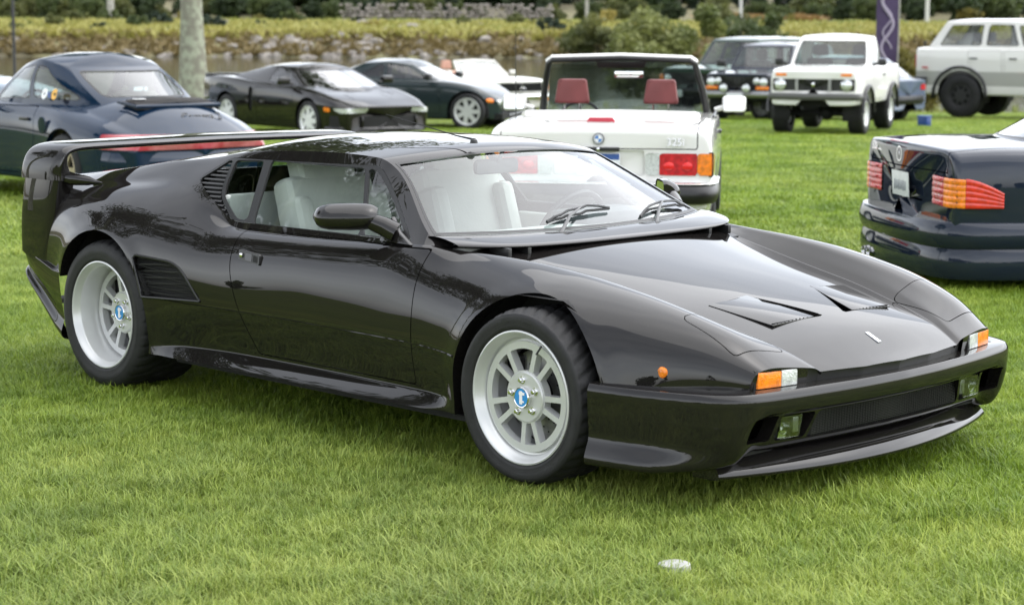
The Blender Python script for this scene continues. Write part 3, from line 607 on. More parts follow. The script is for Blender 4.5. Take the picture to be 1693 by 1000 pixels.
# wing: a blade carried on two turned-down ends, swept along one arch
wp = [(-.916, .868), (-.914, .90), (-.905, .95), (-.885, .990), (-.845, 1.014), (-.78, 1.022), (-.5, 1.026), (0, 1.030)]
wpa = np.array(wp); wl = np.concatenate([[0], np.cumsum(np.hypot(*np.diff(wpa, axis=0).T))]); wq = np.linspace(0, wl[-1], 60)
wy, wz = pchip(wl, wpa[:, 0], wq), pchip(wl, wpa[:, 1], wq); arc = np.stack([wy, wz], 1); arc = np.concatenate([arc, arc[-2::-1]*[-1, 1]]); arc = smooth_rows(arc, 4)
ta = np.gradient(arc, axis=0); ta /= np.linalg.norm(ta, axis=1)[:, None]; na = np.stack([-ta[:, 1], ta[:, 0]], 1)     # outward normal of the arch
leg = np.clip((1.0-arc[:, 1])/.10, 0, 1); rows = []
for i in range(len(arc)):
    g = leg[i]; xl = -2.90-.03*g; xt = -3.19-.02*g; th = .030*(1-g)+.10*g
    sec = [(xl+.012, -.5*th), (xl+.014, -.25*th), (xl-.006, -.02), (xl-.03, 0), (xl-.12, .006), (xt+.03, .004), (xt, -.004), (xt-.004, -.5*th), (xt+.02, -th), (xl-.12, -th), (xl-.012, -th), (xl+.006, -.85*th)]
    rows.append([(x, arc[i, 0]+na[i, 0]*o, arc[i, 1]+na[i, 1]*o) for x, o in sec])
rows = np.array(rows); rows = np.concatenate([rows, rows[:, :3]], 1)
WGd = []
for i in range(rows.shape[1]-3):
    for k in range(5):
        t = k/5; w = np.array([t**3, t*t, t, 1])@_BM; WGd.append(sum(w[j]*rows[:, i+j] for j in range(4)))
WG = np.stack(WGd, 1); WS = Surf.grid(WG, closed=True)
if WS.N[WS.V[:, 2].argmax()][2] < 0: WS.N *= -1; WS.T = WS.T[:, ::-1]
WS.obj('rear_wing', M_BLACK, HERO)
for sd in (-1, 1):          # foot that blends the wing end into the haunch
    r = MB(); r.tube([(-2.98, sd*.85, .882), (-2.90, sd*.835, .872), (-2.83, sd*.80, .866), (-2.80, sd*.785, .862), (-2.77, sd*.77, .860)], [.034, .028, .020, .010, .003], 12); r.build('wing_foot', M_BLACK, HERO)

# ---- cowl panel under the screen with open slot, wipers
cy = np.linspace(-.76, .76, 61); 
def cowl_front(y): return -.352-.10*max(0, (abs(y)-.50)/.26)**1.6 if abs(y) > .5 else -.352+.0*y
rows = []
for y in cy:
    u = abs(y)/.76; xf = -.385-.02*(1-u*u)*(-1) - .13*u**6; xr = -.60-.075*u**4+.09*(1-u*u); zr = .782+.006*u; zf = .757+.010*u**2
    rows.append([(xr, y, zr-.004), (xr+.004, y, zr+.004), (.6*xr+.4*xf, y, .6*zr+.4*zf+.012), (.2*xr+.8*xf, y, zf+.011), (xf+.004, y, zf+.002), (xf+.004, y, zf-.006), (xf-.01, y, zf-.012), (.6*xr+.4*xf, y, zf-.004)])
CG = bspline_cols(np.array(rows), 5); CS = Surf.grid(CG)
if CS.N[30*CG.shape[1]+12][2] < 0: CS.N *= -1; CS.T = CS.T[:, ::-1]
seamf = lambda S: .002-np.abs(np.abs(S.V[:, 1])-.555)
c2, ce = CS.cut(seamf(CS)); c2 = c2.lip(ce, None, .01)
c2.obj('cowl_panel', M_BLACK, HERO)
for y in (-.62, -.52, -.05, .5, .62): r = MB(); r.box((-.44, y, .740), (.10, .018, .035), bev=.004); r.build('cowl_bracket', M_TRIM, HERO)
r = MB(); r.prism([(-.36, -.64, .715), (-.36, .64, .715), (-.56, .70, .745), (-.56, -.70, .745)], (0, 0, -.006)); r.build('cowl_tray', M_TRIM, HERO)
def wsz(x, y):  # windscreen height by interpolation on the glass
    d2 = (wi.V[:, 0]-x)**2+(wi.V[:, 1]-y)**2; return float(wi.V[d2.argmin(), 2])
for foot, ba, bm_, bb in (((-.475, -.275, .775), (-.56, -.258), (-.585, -.05), (-.592, .122)), ((-.49, .285, .775), (-.554, .262), (-.634, .489), (-.668, .66))):
    qp = [tuple(np.array(ba)*(1-t)**2+2*t*(1-t)*(2*np.array(bm_)-.5*np.array(ba)-.5*np.array(bb))+t*t*np.array(bb)) for t in np.linspace(0, 1, 11)]
    r = MB(); p1 = (bm_[0], bm_[1], wsz(*bm_)+.030); r.tube([foot, ((foot[0]+p1[0])/2, (foot[1]+p1[1])/2, (foot[2]+p1[2])/2+.022), p1], [.008, .006, .004], 8); wa = r.build('wiper_arm', pm('wiper_grey', (.09, .09, .09), .4), HERO)
    r = MB(); r.tube([(x, y, wsz(x, y)+.010+.018*math.sin(math.pi*k/10)) for k, (x, y) in enumerate(qp)], .0052, 6); r.build('wiper_frame', M_TRIM, wa)
    r = MB(); r.tube([(x, y, wsz(x, y)+.006) for x, y in qp], .0052, 6); r.build('wiper_blade', pm('wiper_rubber', (.01, .01, .01), .6), wa)
# roof aerial
r = MB(); r.lathe([(.016, 1.088), (.014, 1.100), (.006, 1.108), (.0005, 1.109)], axis='z', n=16, c=(-1.02, -.20, 0)); an = r.build('aerial_base', M_TRIM, HERO)
r = MB(); r.tube([(-1.02, -.20, 1.103), (-1.12, -.205, 1.115), (-1.52, -.22, 1.185)], [.005, .003, .0012], 6); r.build('aerial_rod', M_TRIM, an)
# door mirrors: shells swept back from the sail at the foot of the windscreen pillar
for sd in (-1, 1):
    rows = []; ts = np.linspace(0, 1, 17); A0 = np.array([-.90, .80]); B0 = np.array([-1.085, .957]); nx, nw = .647, .762
    for t in ts:
        sc = [(0, .62), (.05, .80), (.15, .95), (.4, 1.0), (.75, .95), (.9, .78), (.97, .5), (1.0, .2)]; k = float(np.interp(t, [a for a, b in sc], [b for a, b in sc]))
        ax, aw = A0+(B0-A0)*t; cz = .849-.004*t; h = .051*k; dp = .058*k
        rows.append([(ax+nx*o, sd*(aw+nw*o), cz+hh) for o, hh in ((0, h*.92), (.012, h), (.55*dp, h*.98), (1.25*dp, h*.55), (1.5*dp, -.1*h), (1.2*dp, -.75*h), (.5*dp, -h), (.012, -h), (0, -h*.92))])
    MG = bspline_cols(np.array(rows), 5); MS = Surf.grid(MG); j = 8*MG.shape[1]+MG.shape[1]//2
    if MS.N[j][0] < 0: MS.N *= -1; MS.T = MS.T[:, ::-1]
    sh = MS.obj('mirror_shell', M_BLACK, HERO)
    for e_ in (0, -1):
        r = MB(); r.bm.faces.new([r.bm.verts.new(p) for p in MG[e_]]); r.build('mirror_end', M_BLACK, sh)
    r = MB(); r.bm.faces.new([r.bm.verts.new((A0[0]+(B0[0]-A0[0])*t+.003*nx, sd*(A0[1]+(B0[1]-A0[1])*t+.003*nw), .846+q)) for t, q in ((.08, -.038), (.08, .04), (.9, .036), (.95, -.02), (.88, -.036))]); r.build('mirror_glass', M_CHROME, sh)
    r = MB(); r.prism([(-.712, sd*.792, .757), (-.80, sd*.775, .800), (-.862, sd*.748, .848), (-.885, sd*.79, .760)], (.0, sd*.022, .0), bev=.005)
    r.tube([(-.82, sd*.785, .790), (-.86, sd*.812, .815), (-.90, sd*.845, .835)], [.040, .036, .030], 12); r.build('mirror_arm', M_BLACK, sh)

# thin rib added to catch light as the flank seam's highlight, one length each on quarter, door and wing
for sd in (-1, 1):
    SVt = np.concatenate([DOORS[sd].V, BODY.V]); SVt = SVt[(SVt[:, 1]*sd > .7) & (np.abs(SVt[:, 2]-.42) < .02)]
    for xa, xb in ((-2.19, -1.622), (-1.606, -.588), (-.578, -.352)):
        pts = []
        for x in np.linspace(xa, xb, 14):
            z = float(np.interp(x, [-2.5, -2.2, -1.6, -.58, -.3, .3], [.434, .434, .428, .421, .405, .405])); k = ((SVt[:, 0]-x)**2+(SVt[:, 2]-z)**2).argmin(); pts.append((x, SVt[k, 1]-sd*.0005, z))
        r = MB(); r.tube(pts, .0036, 6); r.build('seam_highlight_rib', M_BLACK, HERO)

# ---- wheels, wells, underbody
for sd in (-1, 1):
    fw = make_wheel('wheel', HERO, (0, sd*.955, .311), sd, .299, .235, .026, 0.0, spin=0.)
    rw = make_wheel('wheel', HERO, (-2.515, sd*.952, .325), sd, .316, .325, .108, 0, spin=.5)
    for cx, cz, r0 in ARC:
        r = MB(); n = 40; A = [(cx+(r0+.012)*math.cos(a), min((r0+.012)*math.sin(a)+cz, .645 if cx > -1 else .72)) for a in np.linspace(-.45, math.pi+.45, n)]
        for i in range(n-1):
            p, q = A[i], A[i+1]; r.bm.faces.new([r.bm.verts.new(v) for v in ((p[0], sd*.885, p[1]), (q[0], sd*.885, q[1]), (q[0], sd*.70, q[1]), (p[0], sd*.70, p[1]))])
        r.bm.faces.new([r.bm.verts.new((p[0], sd*.705, p[1])) for p in A]); bmesh.ops.remove_doubles(r.bm, verts=r.bm.verts, dist=1e-4); r.build('wheel_well', M_DARK, HERO)
r = MB(); r.box((-1.25, 0, .17), (1.75, 1.70, .02)); r.box((.45, 0, .19), (.55, 1.4, .02)); r.box((-3.05, 0, .30), (.4, 1.5, .02)); r.box((-1.2, 0, .20), (3.8, 1.0, .04)); r.build('underbody', M_DARK, HERO)
# ---- cabin
r = MB(); r.box((-1.2, 0, .26), (1.5, 1.5, .04)); r.build('cabin_floor', M_GREYIN, HERO)
r = MB(); r.box((-1.93, 0, .55), (.05, 1.46, .62), bev=.02); r.build('bulkhead', M_IVORY2, HERO)
r = MB(); r.prism([(-1.95, -.56, .88), (-1.95, .56, .88), (-1.98, .52, 1.03), (-1.98, -.52, 1.03)], (-.004, 0, 0)); r.build('rear_window', M_GLASSD, HERO)
for sd in (-1, 1):
    r = MB(); r.prism([(-.62, sd*.80, .33), (-.62, sd*.775, .72), (-1.72, sd*.775, .715), (-1.72, sd*.80, .33)], (0, -sd*.05, 0), bev=.012); r.build('door_card', M_IVORY2, HERO)
    # bucket seat
    sx, sy = -1.42, sd*.37
    st = bpy.data.objects.new('seat', None); COL.objects.link(st); st.parent = HERO; st.location = (sx, sy, .30)
    r = MB(); r.box((.08, 0, .07), (.52, .48, .14), bev=.05, seg=3); r.build('cushion', M_LEATHER, st)
    rot = Matrix.Rotation(R(-18), 3, 'Y')
    r = MB(); r.box((-.25, 0, .36), (.13, .46, .56), rot=rot, bev=.05, seg=3); r.build('backrest', M_LEATHER, st)
    for k in (-1, 1): r = MB(); r.box((-.20, k*.20, .33), (.16, .10, .46), rot=rot, bev=.045, seg=3); r.build('bolster', M_LEATHER, st)
    r = MB(); r.box((-.335, 0, .655), (.10, .30, .17), rot=rot, bev=.04, seg=3); r.build('headrest', M_LEATHER, st)
r = MB(); r.prism([(-.55, -.72, .42), (-.98, -.72, .55), (-.97, -.72, .70), (-.88, -.72, .76), (-.52, -.72, .765)], (0, 1.44, 0), bev=.02); r.build('dashboard', M_IVORY2, HERO)
r = MB(); r.box((-.86, .37, .775), (.22, .40, .07), bev=.03); r.build('instrument_binnacle', M_GREYIN, HERO)
r = MB(); r.box((-1.2, 0, .40), (.9, .22, .26), bev=.03); r.build('centre_tunnel', M_IVORY2, HERO)
r = MB(); tilt = R(24); r.tube([(-1.04+.18*math.sin(a)*math.sin(tilt), .37+.18*math.cos(a), .70+.18*math.sin(a)*math.cos(tilt)) for a in np.linspace(0, 2*math.pi, 32, endpoint=False)], .014, 8, closed=True)
sw_ = r.build('steering_wheel', M_TRIM, HERO)
r = MB(); r.box((-1.03, .37, .70), (.03, .10, .09), bev=.02); r.box((-1.03, .37, .70), (.012, .35, .02)); r.build('wheel_boss', M_TRIM, sw_)
r = MB(); r.box((-1.10, 0.0, .985), (.03, .24, .06), bev=.02); r.tube([(-1.06, 0, 1.05), (-1.09, 0, 1.0)], .008, 6); r.build('interior_mirror', M_GREYIN, HERO)
for sd in (-1, 1): r = MB(); r.box((-1.20, sd*.33, 1.02), (.14, .34, .012), rot=Matrix.Rotation(R(-10), 3, 'Y'), bev=.004); r.build('sun_visor', M_IVORY2, HERO)
# ================================================================== kit for the parked cars
CAPK = np.linspace(.90, .02, 26)
def loft_body(x0, x1, W, T, Cn, Mz, sill, inset=.10, drop=.05, bow0=.08, bow1=.06, low_in=.03, nx=110, sub=4, lean0=0., lean1=0., tight=.97):
    """closed lower body: x0 front, x1 rear; W half width, T height of the top outer edge, Cn crown of the middle over that edge, Mz height of widest line. Returns Surf with attributes"""
    s = np.linspace(x0, x1, nx); f = lambda k: pchip([a for a, b in k], [b for a, b in k], s) if isinstance(k, (list, tuple)) else np.full(nx, float(k))
    w, t, c, m, sl, ins, dr = f(W), f(T), f(Cn), f(Mz), f(sill), f(inset), f(drop)
    e0 = np.clip((s-(x0-.55))/.55, 0, 1)**2; e1 = np.clip(((x1+.55)-s)/.55, 0, 1)**2
    cols = []
    we = w-ins
    for q, v in ((0, 0), (.3, .5), (.6, 1), (.85, 1.5), (.96, 1.9)): cols.append((we*q, t+c*(1-q**2.5), v))
    cols += [(we, t, 2), (we+.6*ins, t-.22*dr, 2.4), (w-.012, t-dr, 3), (w, .5*(t-dr+m), 3.5), (w+.002, m, 4), (w-.008, .5*(m+sl), 5), (w-low_in, sl+.03, 6), (w-low_in-.02, sl, 6.5), (w-.16, sl-.01, 7), (w*.4, sl-.01, 8)]
    P = np.stack([np.stack([s, a, b, np.full(nx, v), s], 1) for a, b, v in cols], 1)
    wm = w.max(); u = (np.abs(P[:, :, 1])/wm)**2
    zr = (P[:, :, 2]-sl[:, None])/(np.maximum(t-sl, .1)[:, None])
    P[:, :, 0] += e0[:, None]*(bow0*(1-u)-lean0*(zr-.5)) - e1[:, None]*(bow1*(1-u)-lean1*(zr-.5))
    def cap(row, zc, sg):
        out = []
        for k, dx in [(tight, .012), (tight-.02, .016)]+[(q, .021) for q in CAPK]:
            r = row.copy(); r[:, 1] *= k; r[:, 2] = zc+(r[:, 2]-zc)*k; r[:, 0] += sg*dx; out.append(r)
        return out
    fr = cap(P[0], .5*(t[0]+sl[0]), 1)[::-1]; bk = cap(P[-1], .5*(t[-1]+sl[-1]), -1)
    P[:, :, :3] = smooth_rows(P[:, :, :3], 2); P = np.concatenate([np.stack(fr), P, np.stack(bk)])
    mir = P[:, :0:-1].copy(); mir[:, :, 1] *= -1; F = np.concatenate([mir, P], 1); G = bspline_cols(F, sub)
    S = Surf.grid(G[:, :, :3], {'v': np.abs(G[:, :, 3]), 's': G[:, :, 4]})
    k = S.V[:, 2].argmax()
    if S.N[k][2] < 0: S.N *= -1; S.T = S.T[:, ::-1]
    return S
def loft_cabin(base, roof, zb, zr, crown=.04, bulge=.03, sub=4):
    """base/roof outlines: (FC x, FKx, FKw, MKx, MKw, RKx, RKw, RC x); zb=(front, mid, rear) belt heights; zr=(front, mid, rear) roof-edge heights"""
    def ring(o, z):
        fc, fkx, fkw, mx, mw, rkx, rkw, rc = o; zf, zm, zk = z
        pts = [(fc, 0, zf, 0)]; pts += [(fc+(fkx-fc)*q*q, fkw*q, zf, q) for q in (.35, .65, .9)]
        pts += [(fkx, fkw, zf, .985), (fkx, fkw, zf, 1.015)]
        for q in (.12, .35, .65, 1.0):
            x = fkx+(mx-fkx)*q; w = fkw+(mw-fkw)*(1-(1-q)**2); pts.append((x, w, zf+(zm-zf)*q, 1+q))
        for q in (.35, .65, .88):
            x = mx+(rkx-mx)*q; w = mw+(rkw-mw)*q*q; pts.append((x, w, zm+(zk-zm)*q, 2+q))
        pts += [(rkx, rkw, zk, 2.985), (rkx, rkw, zk, 3.015)]
        pts += [(rc+(rkx-rc)*q*q, rkw*q, zk, 4-q) for q in (.9, .65, .35)]; pts.append((rc, 0, zk, 4))
        return np.array(pts)
    B, T = ring(base, zb), ring(roof, zr); rows = []
    cx = .5*(roof[0]+roof[7]); cz = max(zr)+crown
    for b in (-.12, 0, .3, .65, .92, 1.0):
        r = B+(T-B)*b; k = bulge*math.sin(math.pi*min(max(b, 0), 1)); r[:, 1] += k*np.sign(r[:, 1])*(r[:, 1] > .2); r[:, 3] = B[:, 3]; rows.append((r, b))
    for b, q in ((1.04, .965), (1.2, .85), (1.35, .68), (1.5, .5), (1.7, .3), (1.85, .14), (2.0, .01)):
        r = T.copy(); r[:, 1] *= q; r[:, 0] = cx+(r[:, 0]-cx)*(.45+.55*q); r[:, 2] = r[:, 2]+(cz-r[:, 2])*(1-q*q)*np.clip(1-.0*q, 0, 1); rows.append((r, b))
    P = np.stack([np.concatenate([r, np.full((len(r), 1), b)], 1) for r, b in rows])         # rows x half ring x (x,w,z,a,b)
    m = P[:, -2:0:-1].copy(); m[:, :, 1] *= -1; F = np.concatenate([P, m], 1)                # closed ring
    Fp = np.concatenate([F[:, -1:], F, F[:, :2]], 1); n = F.shape[1]; out = []
    for i in range(n):
        for k in range(sub):
            t = k/sub; w = np.array([t**3, t*t, t, 1])@_BM; out.append(sum(w[j]*Fp[:, i+j] for j in range(4)))
    Gc = np.stack(out, 1); Gc = np.transpose(bspline_cols(np.transpose(Gc, (1, 0, 2)), sub), (1, 0, 2))
    S = Surf.grid(Gc[:, :, :3], {'a': Gc[:, :, 3], 'b': Gc[:, :, 4]}, closed=True)
    k = S.V[:, 2].argmax()
    if S.N[k][2] < 0: S.N *= -1; S.T = S.T[:, ::-1]
    return S
def f_side(poly, sd, ymin=.3): P = round_poly(poly, .03); return lambda S: np.maximum(sd_poly(S.V[:, 0], S.V[:, 2], P), -S.V[:, 1]*sd+ymin)
def f_end(poly, x, sg, r=.015): P = round_poly(poly, r); return lambda S: np.maximum(sd_poly(S.V[:, 1], S.V[:, 2], P), (x-S.V[:, 0])*sg)
def f_top(poly, z, r=.03): P = round_poly(poly, r); return lambda S: np.maximum(sd_poly(S.V[:, 0], S.V[:, 1], P), z-S.V[:, 2])
def f_ab(poly, sd=0, r=.03):
    P = round_poly(poly, r)
    return lambda S: np.maximum(sd_poly(S.A['a'], S.A['b'], P), (-S.V[:, 1]*sd+.05) if sd else -1e9)
class Car:
    def __init__(c, name, label, cat, loc, rz, paintm, z=None, group='cars parked on the lawn'):
        zz = float(ground_z(loc[0], loc[1])) if z is None else z
        c.root = empty(name, label, cat, (loc[0], loc[1], zz), R(rz), group); c.p = paintm; c.parts = []
        # sit on the sloping lawn: pitch with the ground under the two axles
    def body(c, **kw): c.S = loft_body(**kw); return c
    def cabin(c, *a, **kw): c.C = loft_cabin(*a, **kw); return c
    def arches(c, wheels, gap=.045, ymin=.45, lipd=.05):
        for x, r, w in wheels:
            R_ = r+gap
            for sd in (-1, 1):
                f = lambda S: np.maximum(np.maximum(np.where(S.V[:, 2] > r, np.hypot(S.V[:, 0]-x, S.V[:, 2]-r), np.abs(S.V[:, 0]-x))-R_, -S.V[:, 1]*sd+ymin), S.V[:, 2]-r-R_-.01)
                b, e = c.S.cut(-f(c.S)); c.S = b.lip(e, (0, -sd*lipd, 0))
        return c
    def panel(c, f, name, mat=None, gap=.004, off=0, src='S', depth=.015, parent=None, keep_hole=False, label=None):
        S = getattr(c, src); a, e = S.cut(f(S)+gap); b, e2 = S.cut(-f(S)+gap if gap else -f(S)); setattr(c, src, b.lip(e2, None, depth) if depth else b)
        if not len(a.T): return None
        if off: a = a.offset(off)
        if depth and off >= 0: a = a.lip(e, None, depth) if not off else a
        o = a.obj(name, mat or c.p, parent or c.root)
        if label: o['label'] = label
        return o
    def window(c, f, name='window', mat=None, trim=.022, src='C'):
        S = getattr(c, src); a, e = S.cut(f(S)); b, e2 = S.cut(-f(S)); setattr(c, src, b)
        if not len(a.T): return
        k = f(a); g, ge = a.cut(k+trim); tr, te = a.cut(-(k+trim)); fr = tr.obj('window_trim', M_TRIM, c.root); gl = g.offset(-.004).obj(name, mat or M_GLASSD, c.root)
        return gl
    def finish(c, shell='body_shell', roof='roof_shell', matr=None):
        c.S.obj(shell, c.p, c.root)
        if hasattr(c, 'C'): c.C.obj(roof, matr or c.p, c.root)
        return c
    def add(c, mb, name, mat, smooth=35, parent=None): return mb.build(name, mat, parent or c.root, smooth)
    def wheels(c, wheels, W, rimmat, style=('spoke', 5), rr=.21, tyre_w=.21, steer=0., face=.03, white=False, tyremat=None):
        for x, r, w_ in wheels:
            key = (round(r, 3), style, rimmat.name, rr)
            tm = MB(); tm.lathe([(rr-.01, .01), (rr+.004, -.004), (rr+.035, -.016), (r-.03, -.012), (r-.010, .006), (r-.001, .03), (r, .06), (r, tyre_w-.06), (r-.001, tyre_w-.03), (r-.03, tyre_w+.01), (rr, tyre_w)], n=64)
            to = tm.build('tyre', tyremat or M_RUBBER, None, 60); tme = to.data; bpy.data.objects.remove(to)
            rb = MB(); rb.lathe([(rr-.004, .012), (rr+.001, -.004), (rr-.006, -.008), (rr-.012, 0), (rr-.022, face), (rr-.03, face+.02), (rr-.03, tyre_w-.02)], n=64); ro = rb.build('rim', rimmat, None, 60); rme = ro.data; bpy.data.objects.remove(ro)
            S = disc_grid(.004, rr-.018, face, 18, 180); X, Z = S.V[:, 0], S.V[:, 2]; q = np.hypot(X, Z); th = np.arctan2(Z, X); S.V[:, 1] -= .03*np.clip(1-q/(rr*.7), 0, 1)
            kind, n = style
            if kind == 'spoke':
                da = np.abs(np.mod(th+np.pi/n, 2*np.pi/n)-np.pi/n); d = q*np.sin(np.minimum(da, 1.5))-rr*.16; hole = np.maximum(np.maximum(-d, rr*.30-q), q-rr*.84)
            elif kind == 'hole':
                a = np.round(th/(2*np.pi/n))*2*np.pi/n; hole = np.hypot(X-.66*rr*np.cos(a), Z-.66*rr*np.sin(a))-rr*.15
            else: hole = np.full(len(X), 1.)
            K, E = S.cut(-hole-1e-5); K = K.lip(E, (0, .03, 0)); fo = K.obj('wheel_face', rimmat, None); fme = fo.data; bpy.data.objects.remove(fo)
            bk = MB(); bk.lathe([(.005, face+.05), (rr-.03, face+.05)], n=32); bo = bk.build('brake_drum', M_DARK, None); bme = bo.data; bpy.data.objects.remove(bo)
            for sd in (-1, 1):
                wr = bpy.data.objects.new('wheel', None); COL.objects.link(wr); wr.parent = c.root; wr.location = (x, sd*w_, r); wr.rotation_euler = (0, 0, (0 if sd < 0 else math.pi)+(steer if x > -.5 else 0)); wr.empty_display_size = .1
                link('tyre', tme, wr); rm = link('rim', rme, wr); link('wheel_face', fme, rm); link('brake_drum', bme, wr)
            for sd in (-1, 1):
                m = MB(); n_ = 24; A = [(x+(r+.035)*math.cos(a), r+(r+.035)*math.sin(a)) for a in np.linspace(-.3, math.pi+.3, n_)]
                for i in range(n_-1): m.bm.faces.new([m.bm.verts.new(v) for v in ((A[i][0], sd*(W-.06), A[i][1]), (A[i+1][0], sd*(W-.06), A[i+1][1]), (A[i+1][0], sd*.45, A[i+1][1]), (A[i][0], sd*.45, A[i][1]))])
                m.build('wheel_well', M_DARK, c.root)
        return c
    def mirror(c, x, w, z, size=(.10, .19, .11), mat=None, glass_=True, arm=True):
        for sd in (-1, 1):
            m = MB(); m.box((x, sd*w, z), size, bev=.035, seg=3); o = c.add(m, 'mirror_shell', mat or c.p)
            if arm: m = MB(); m.tube([(x+.02, sd*(w-.16), z-.05), (x, sd*(w-.06), z-.02)], .022, 8); c.add(m, 'mirror_arm', mat or M_TRIM, parent=o)
            if glass_: m = MB(); m.prism([(x-size[0]/2-.004-.10*(size[2]*.4-p[1]), sd*w+p[0], z+p[1]) for p in round_poly([(-.42*size[1], -.38*size[2]), (.42*size[1], -.38*size[2]), (.42*size[1], .38*size[2]), (-.42*size[1], .38*size[2])], .02)], (-.002, 0, 0)); c.add(m, 'mirror_glass', M_CHROME, parent=o)
    def seats(c, xs, ys, z, mat, head=True, s=1., hup=0.):
        for x in xs:
            for y in ys:
                st = bpy.data.objects.new('seat', None); COL.objects.link(st); st.parent = c.root; st.location = (x, y, z)
                rot = Matrix.Rotation(R(-14), 3, 'Y')
                m = MB(); m.box((.12, 0, .08), (.5*s, .48*s, .16*s), bev=.04); m.build('cushion', mat, st)
                m = MB(); m.box((-.18, 0, .38*s), (.14*s, .46*s, .56*s), rot=rot, bev=.05, seg=3); m.build('backrest', mat, st)
                if head:
                    m = MB(); hz = .80*s+hup; m.prism([(-.35, y, hz+z) for y, z in round_poly([(-.145*s, -.10*s), (.145*s, -.10*s), (.115*s, .10*s), (-.115*s, .10*s)], .03)], (.09*s, 0, 0), bev=.018); m.build('headrest', mat, st)
                    for k in (-.06, .06): m = MB(); m.tube([(-.25, k, .62*s), (-.30, k, .74*s+hup)], .007, 6); m.build('headrest_post', M_CHROME, st)
    def bar(c, name, mat, plan, z, h, d, sub=8, bev=.35, parent=None):
        """bumper bar: rounded section swept along a plan path (x,y)"""
        P = np.array(plan, float); l = np.concatenate([[0], np.cumsum(np.hypot(*np.diff(P, axis=0).T))]); q = np.linspace(0, l[-1], 60)
        p = np.stack([pchip(l, P[:, 0], q), pchip(l, P[:, 1], q)], 1); p = smooth_rows(p, 3); t = np.gradient(p, axis=0); t /= np.linalg.norm(t, axis=1)[:, None]; n = np.stack([t[:, 1], -t[:, 0]], 1)
        cen = P.mean(0); mid = p[len(p)//2]; n *= np.sign(((mid-np.array([-1.3, 0]))*n[len(p)//2]).sum())
        sec = [(-d, -.5), (-.1*d, -.5), (0, -.38), (.02, 0), (0, .38), (-.1*d, .5), (-d, .5)]
        ctl = np.stack([np.stack([p[:, 0]+n[:, 0]*o, p[:, 1]+n[:, 1]*o, np.full(len(p), z+k*h)], 1) for o, k in sec], 1)
        G = bspline_cols(np.repeat(ctl, [1, 2, 1, 1, 1, 2, 1], 1), 4); S = Surf.grid(G); j = 30*G.shape[1]+G.shape[1]//2
        if (S.N[j][:2]*n[30]).sum() < 0: S.N *= -1; S.T = S.T[:, ::-1]
        return S.obj(name, mat, parent or c.root)
    def plate(c, x, y, z, w, h, sg, txt=0, band=None, tilt=0., col=(.75, .76, .78), tcol=(.05, .08, .25)):
        m = MB(); m.box((x, y, z), (.006, w, h), rot=Matrix.Rotation(tilt, 3, 'Y'), bev=.002); o = c.add(m, 'number_plate', pm('plate_white_%d' % (col[2]*100), col, .4, var=.05, scale=20))
        if band: m = MB(); m.box((x+sg*.004, y, z+h*.33), (.002, w*.96, h*.26)); c.add(m, 'plate_band', pm('plate_blue', (.04, .10, .32), .4), parent=o)
        for k in range(txt): m = MB(); m.box((x+sg*.0036, y+(k-(txt-1)/2)*w*.125, z-.06*h), (.002, w*.07, h*(.42 if k % 2 else .36)), bev=.0008); c.add(m, 'plate_mark', pm('plate_ink', tcol, .5, var=.5, scale=90), parent=o)
        return o
    def shadowbox(c, xa, xb, W, z0, z1, mat=None):
        m = MB(); m.box(((xa+xb)/2, 0, (z0+z1)/2), (abs(xa-xb), 2*W, z1-z0)); c.add(m, 'chassis', mat or M_DARK)
# ================================================================== parked cars
def cockpit(c, poly, z=.4, depth=.10):
    P = round_poly(poly, .08); f = lambda S: np.maximum(sd_poly(S.V[:, 0], S.V[:, 1], P), z-S.V[:, 2]); b, e = c.S.cut(-f(c.S)); c.S = b.lip(e, (0, 0, -depth))
def floor_pan(c, xa, xb, w, z=.30, mat=None):
    m = MB(); m.box(((xa+xb)/2, 0, z), (abs(xa-xb), 2*w, .03)); c.add(m, 'cabin_floor', mat or M_GREYIN)
    for sd in (-1, 1): m = MB(); m.box(((xa+xb)/2, sd*w, z+.24), (abs(xa-xb), .04, .48)); c.add(m, 'door_card', mat or M_GREYIN)
    m = MB(); m.box((xb, 0, z+.24), (.04, 2*w, .48)); c.add(m, 'rear_bulkhead', mat or M_GREYIN)
    m = MB(); m.box((xa-.1, 0, z+.36), (.35, 2*w, .28), bev=.05); c.add(m, 'dashboard', M_GREYIN)
def steering(c, x, y, z, mat=None):
    m = MB(); t = R(25); m.tube([(x+.18*math.sin(a)*math.sin(t), y+.18*math.cos(a), z+.18*math.sin(a)*math.cos(t)) for a in np.linspace(0, 2*math.pi, 24, endpoint=False)], .014, 6, closed=True); m.box((x, y, z), (.02, .33, .03)); c.add(m, 'steering_wheel', mat or M_TRIM)
def doors(c, poly, handle=None, hm=None):
    for sd in (-1, 1):
        d = c.panel(f_side(poly, sd), 'door')
        if handle and d: m = MB(); m.box((handle[0], sd*handle[1], handle[2]), (.17, .03, .028), bev=.01); c.add(m, 'door_handle', hm or M_TRIM, parent=d)
def lens(c, poly, x, sg, name, mat, off=.004, r=.012, gap=.0):
    return c.panel(f_end(poly, x, sg, r), name, mat, gap=gap, off=off, depth=.006)
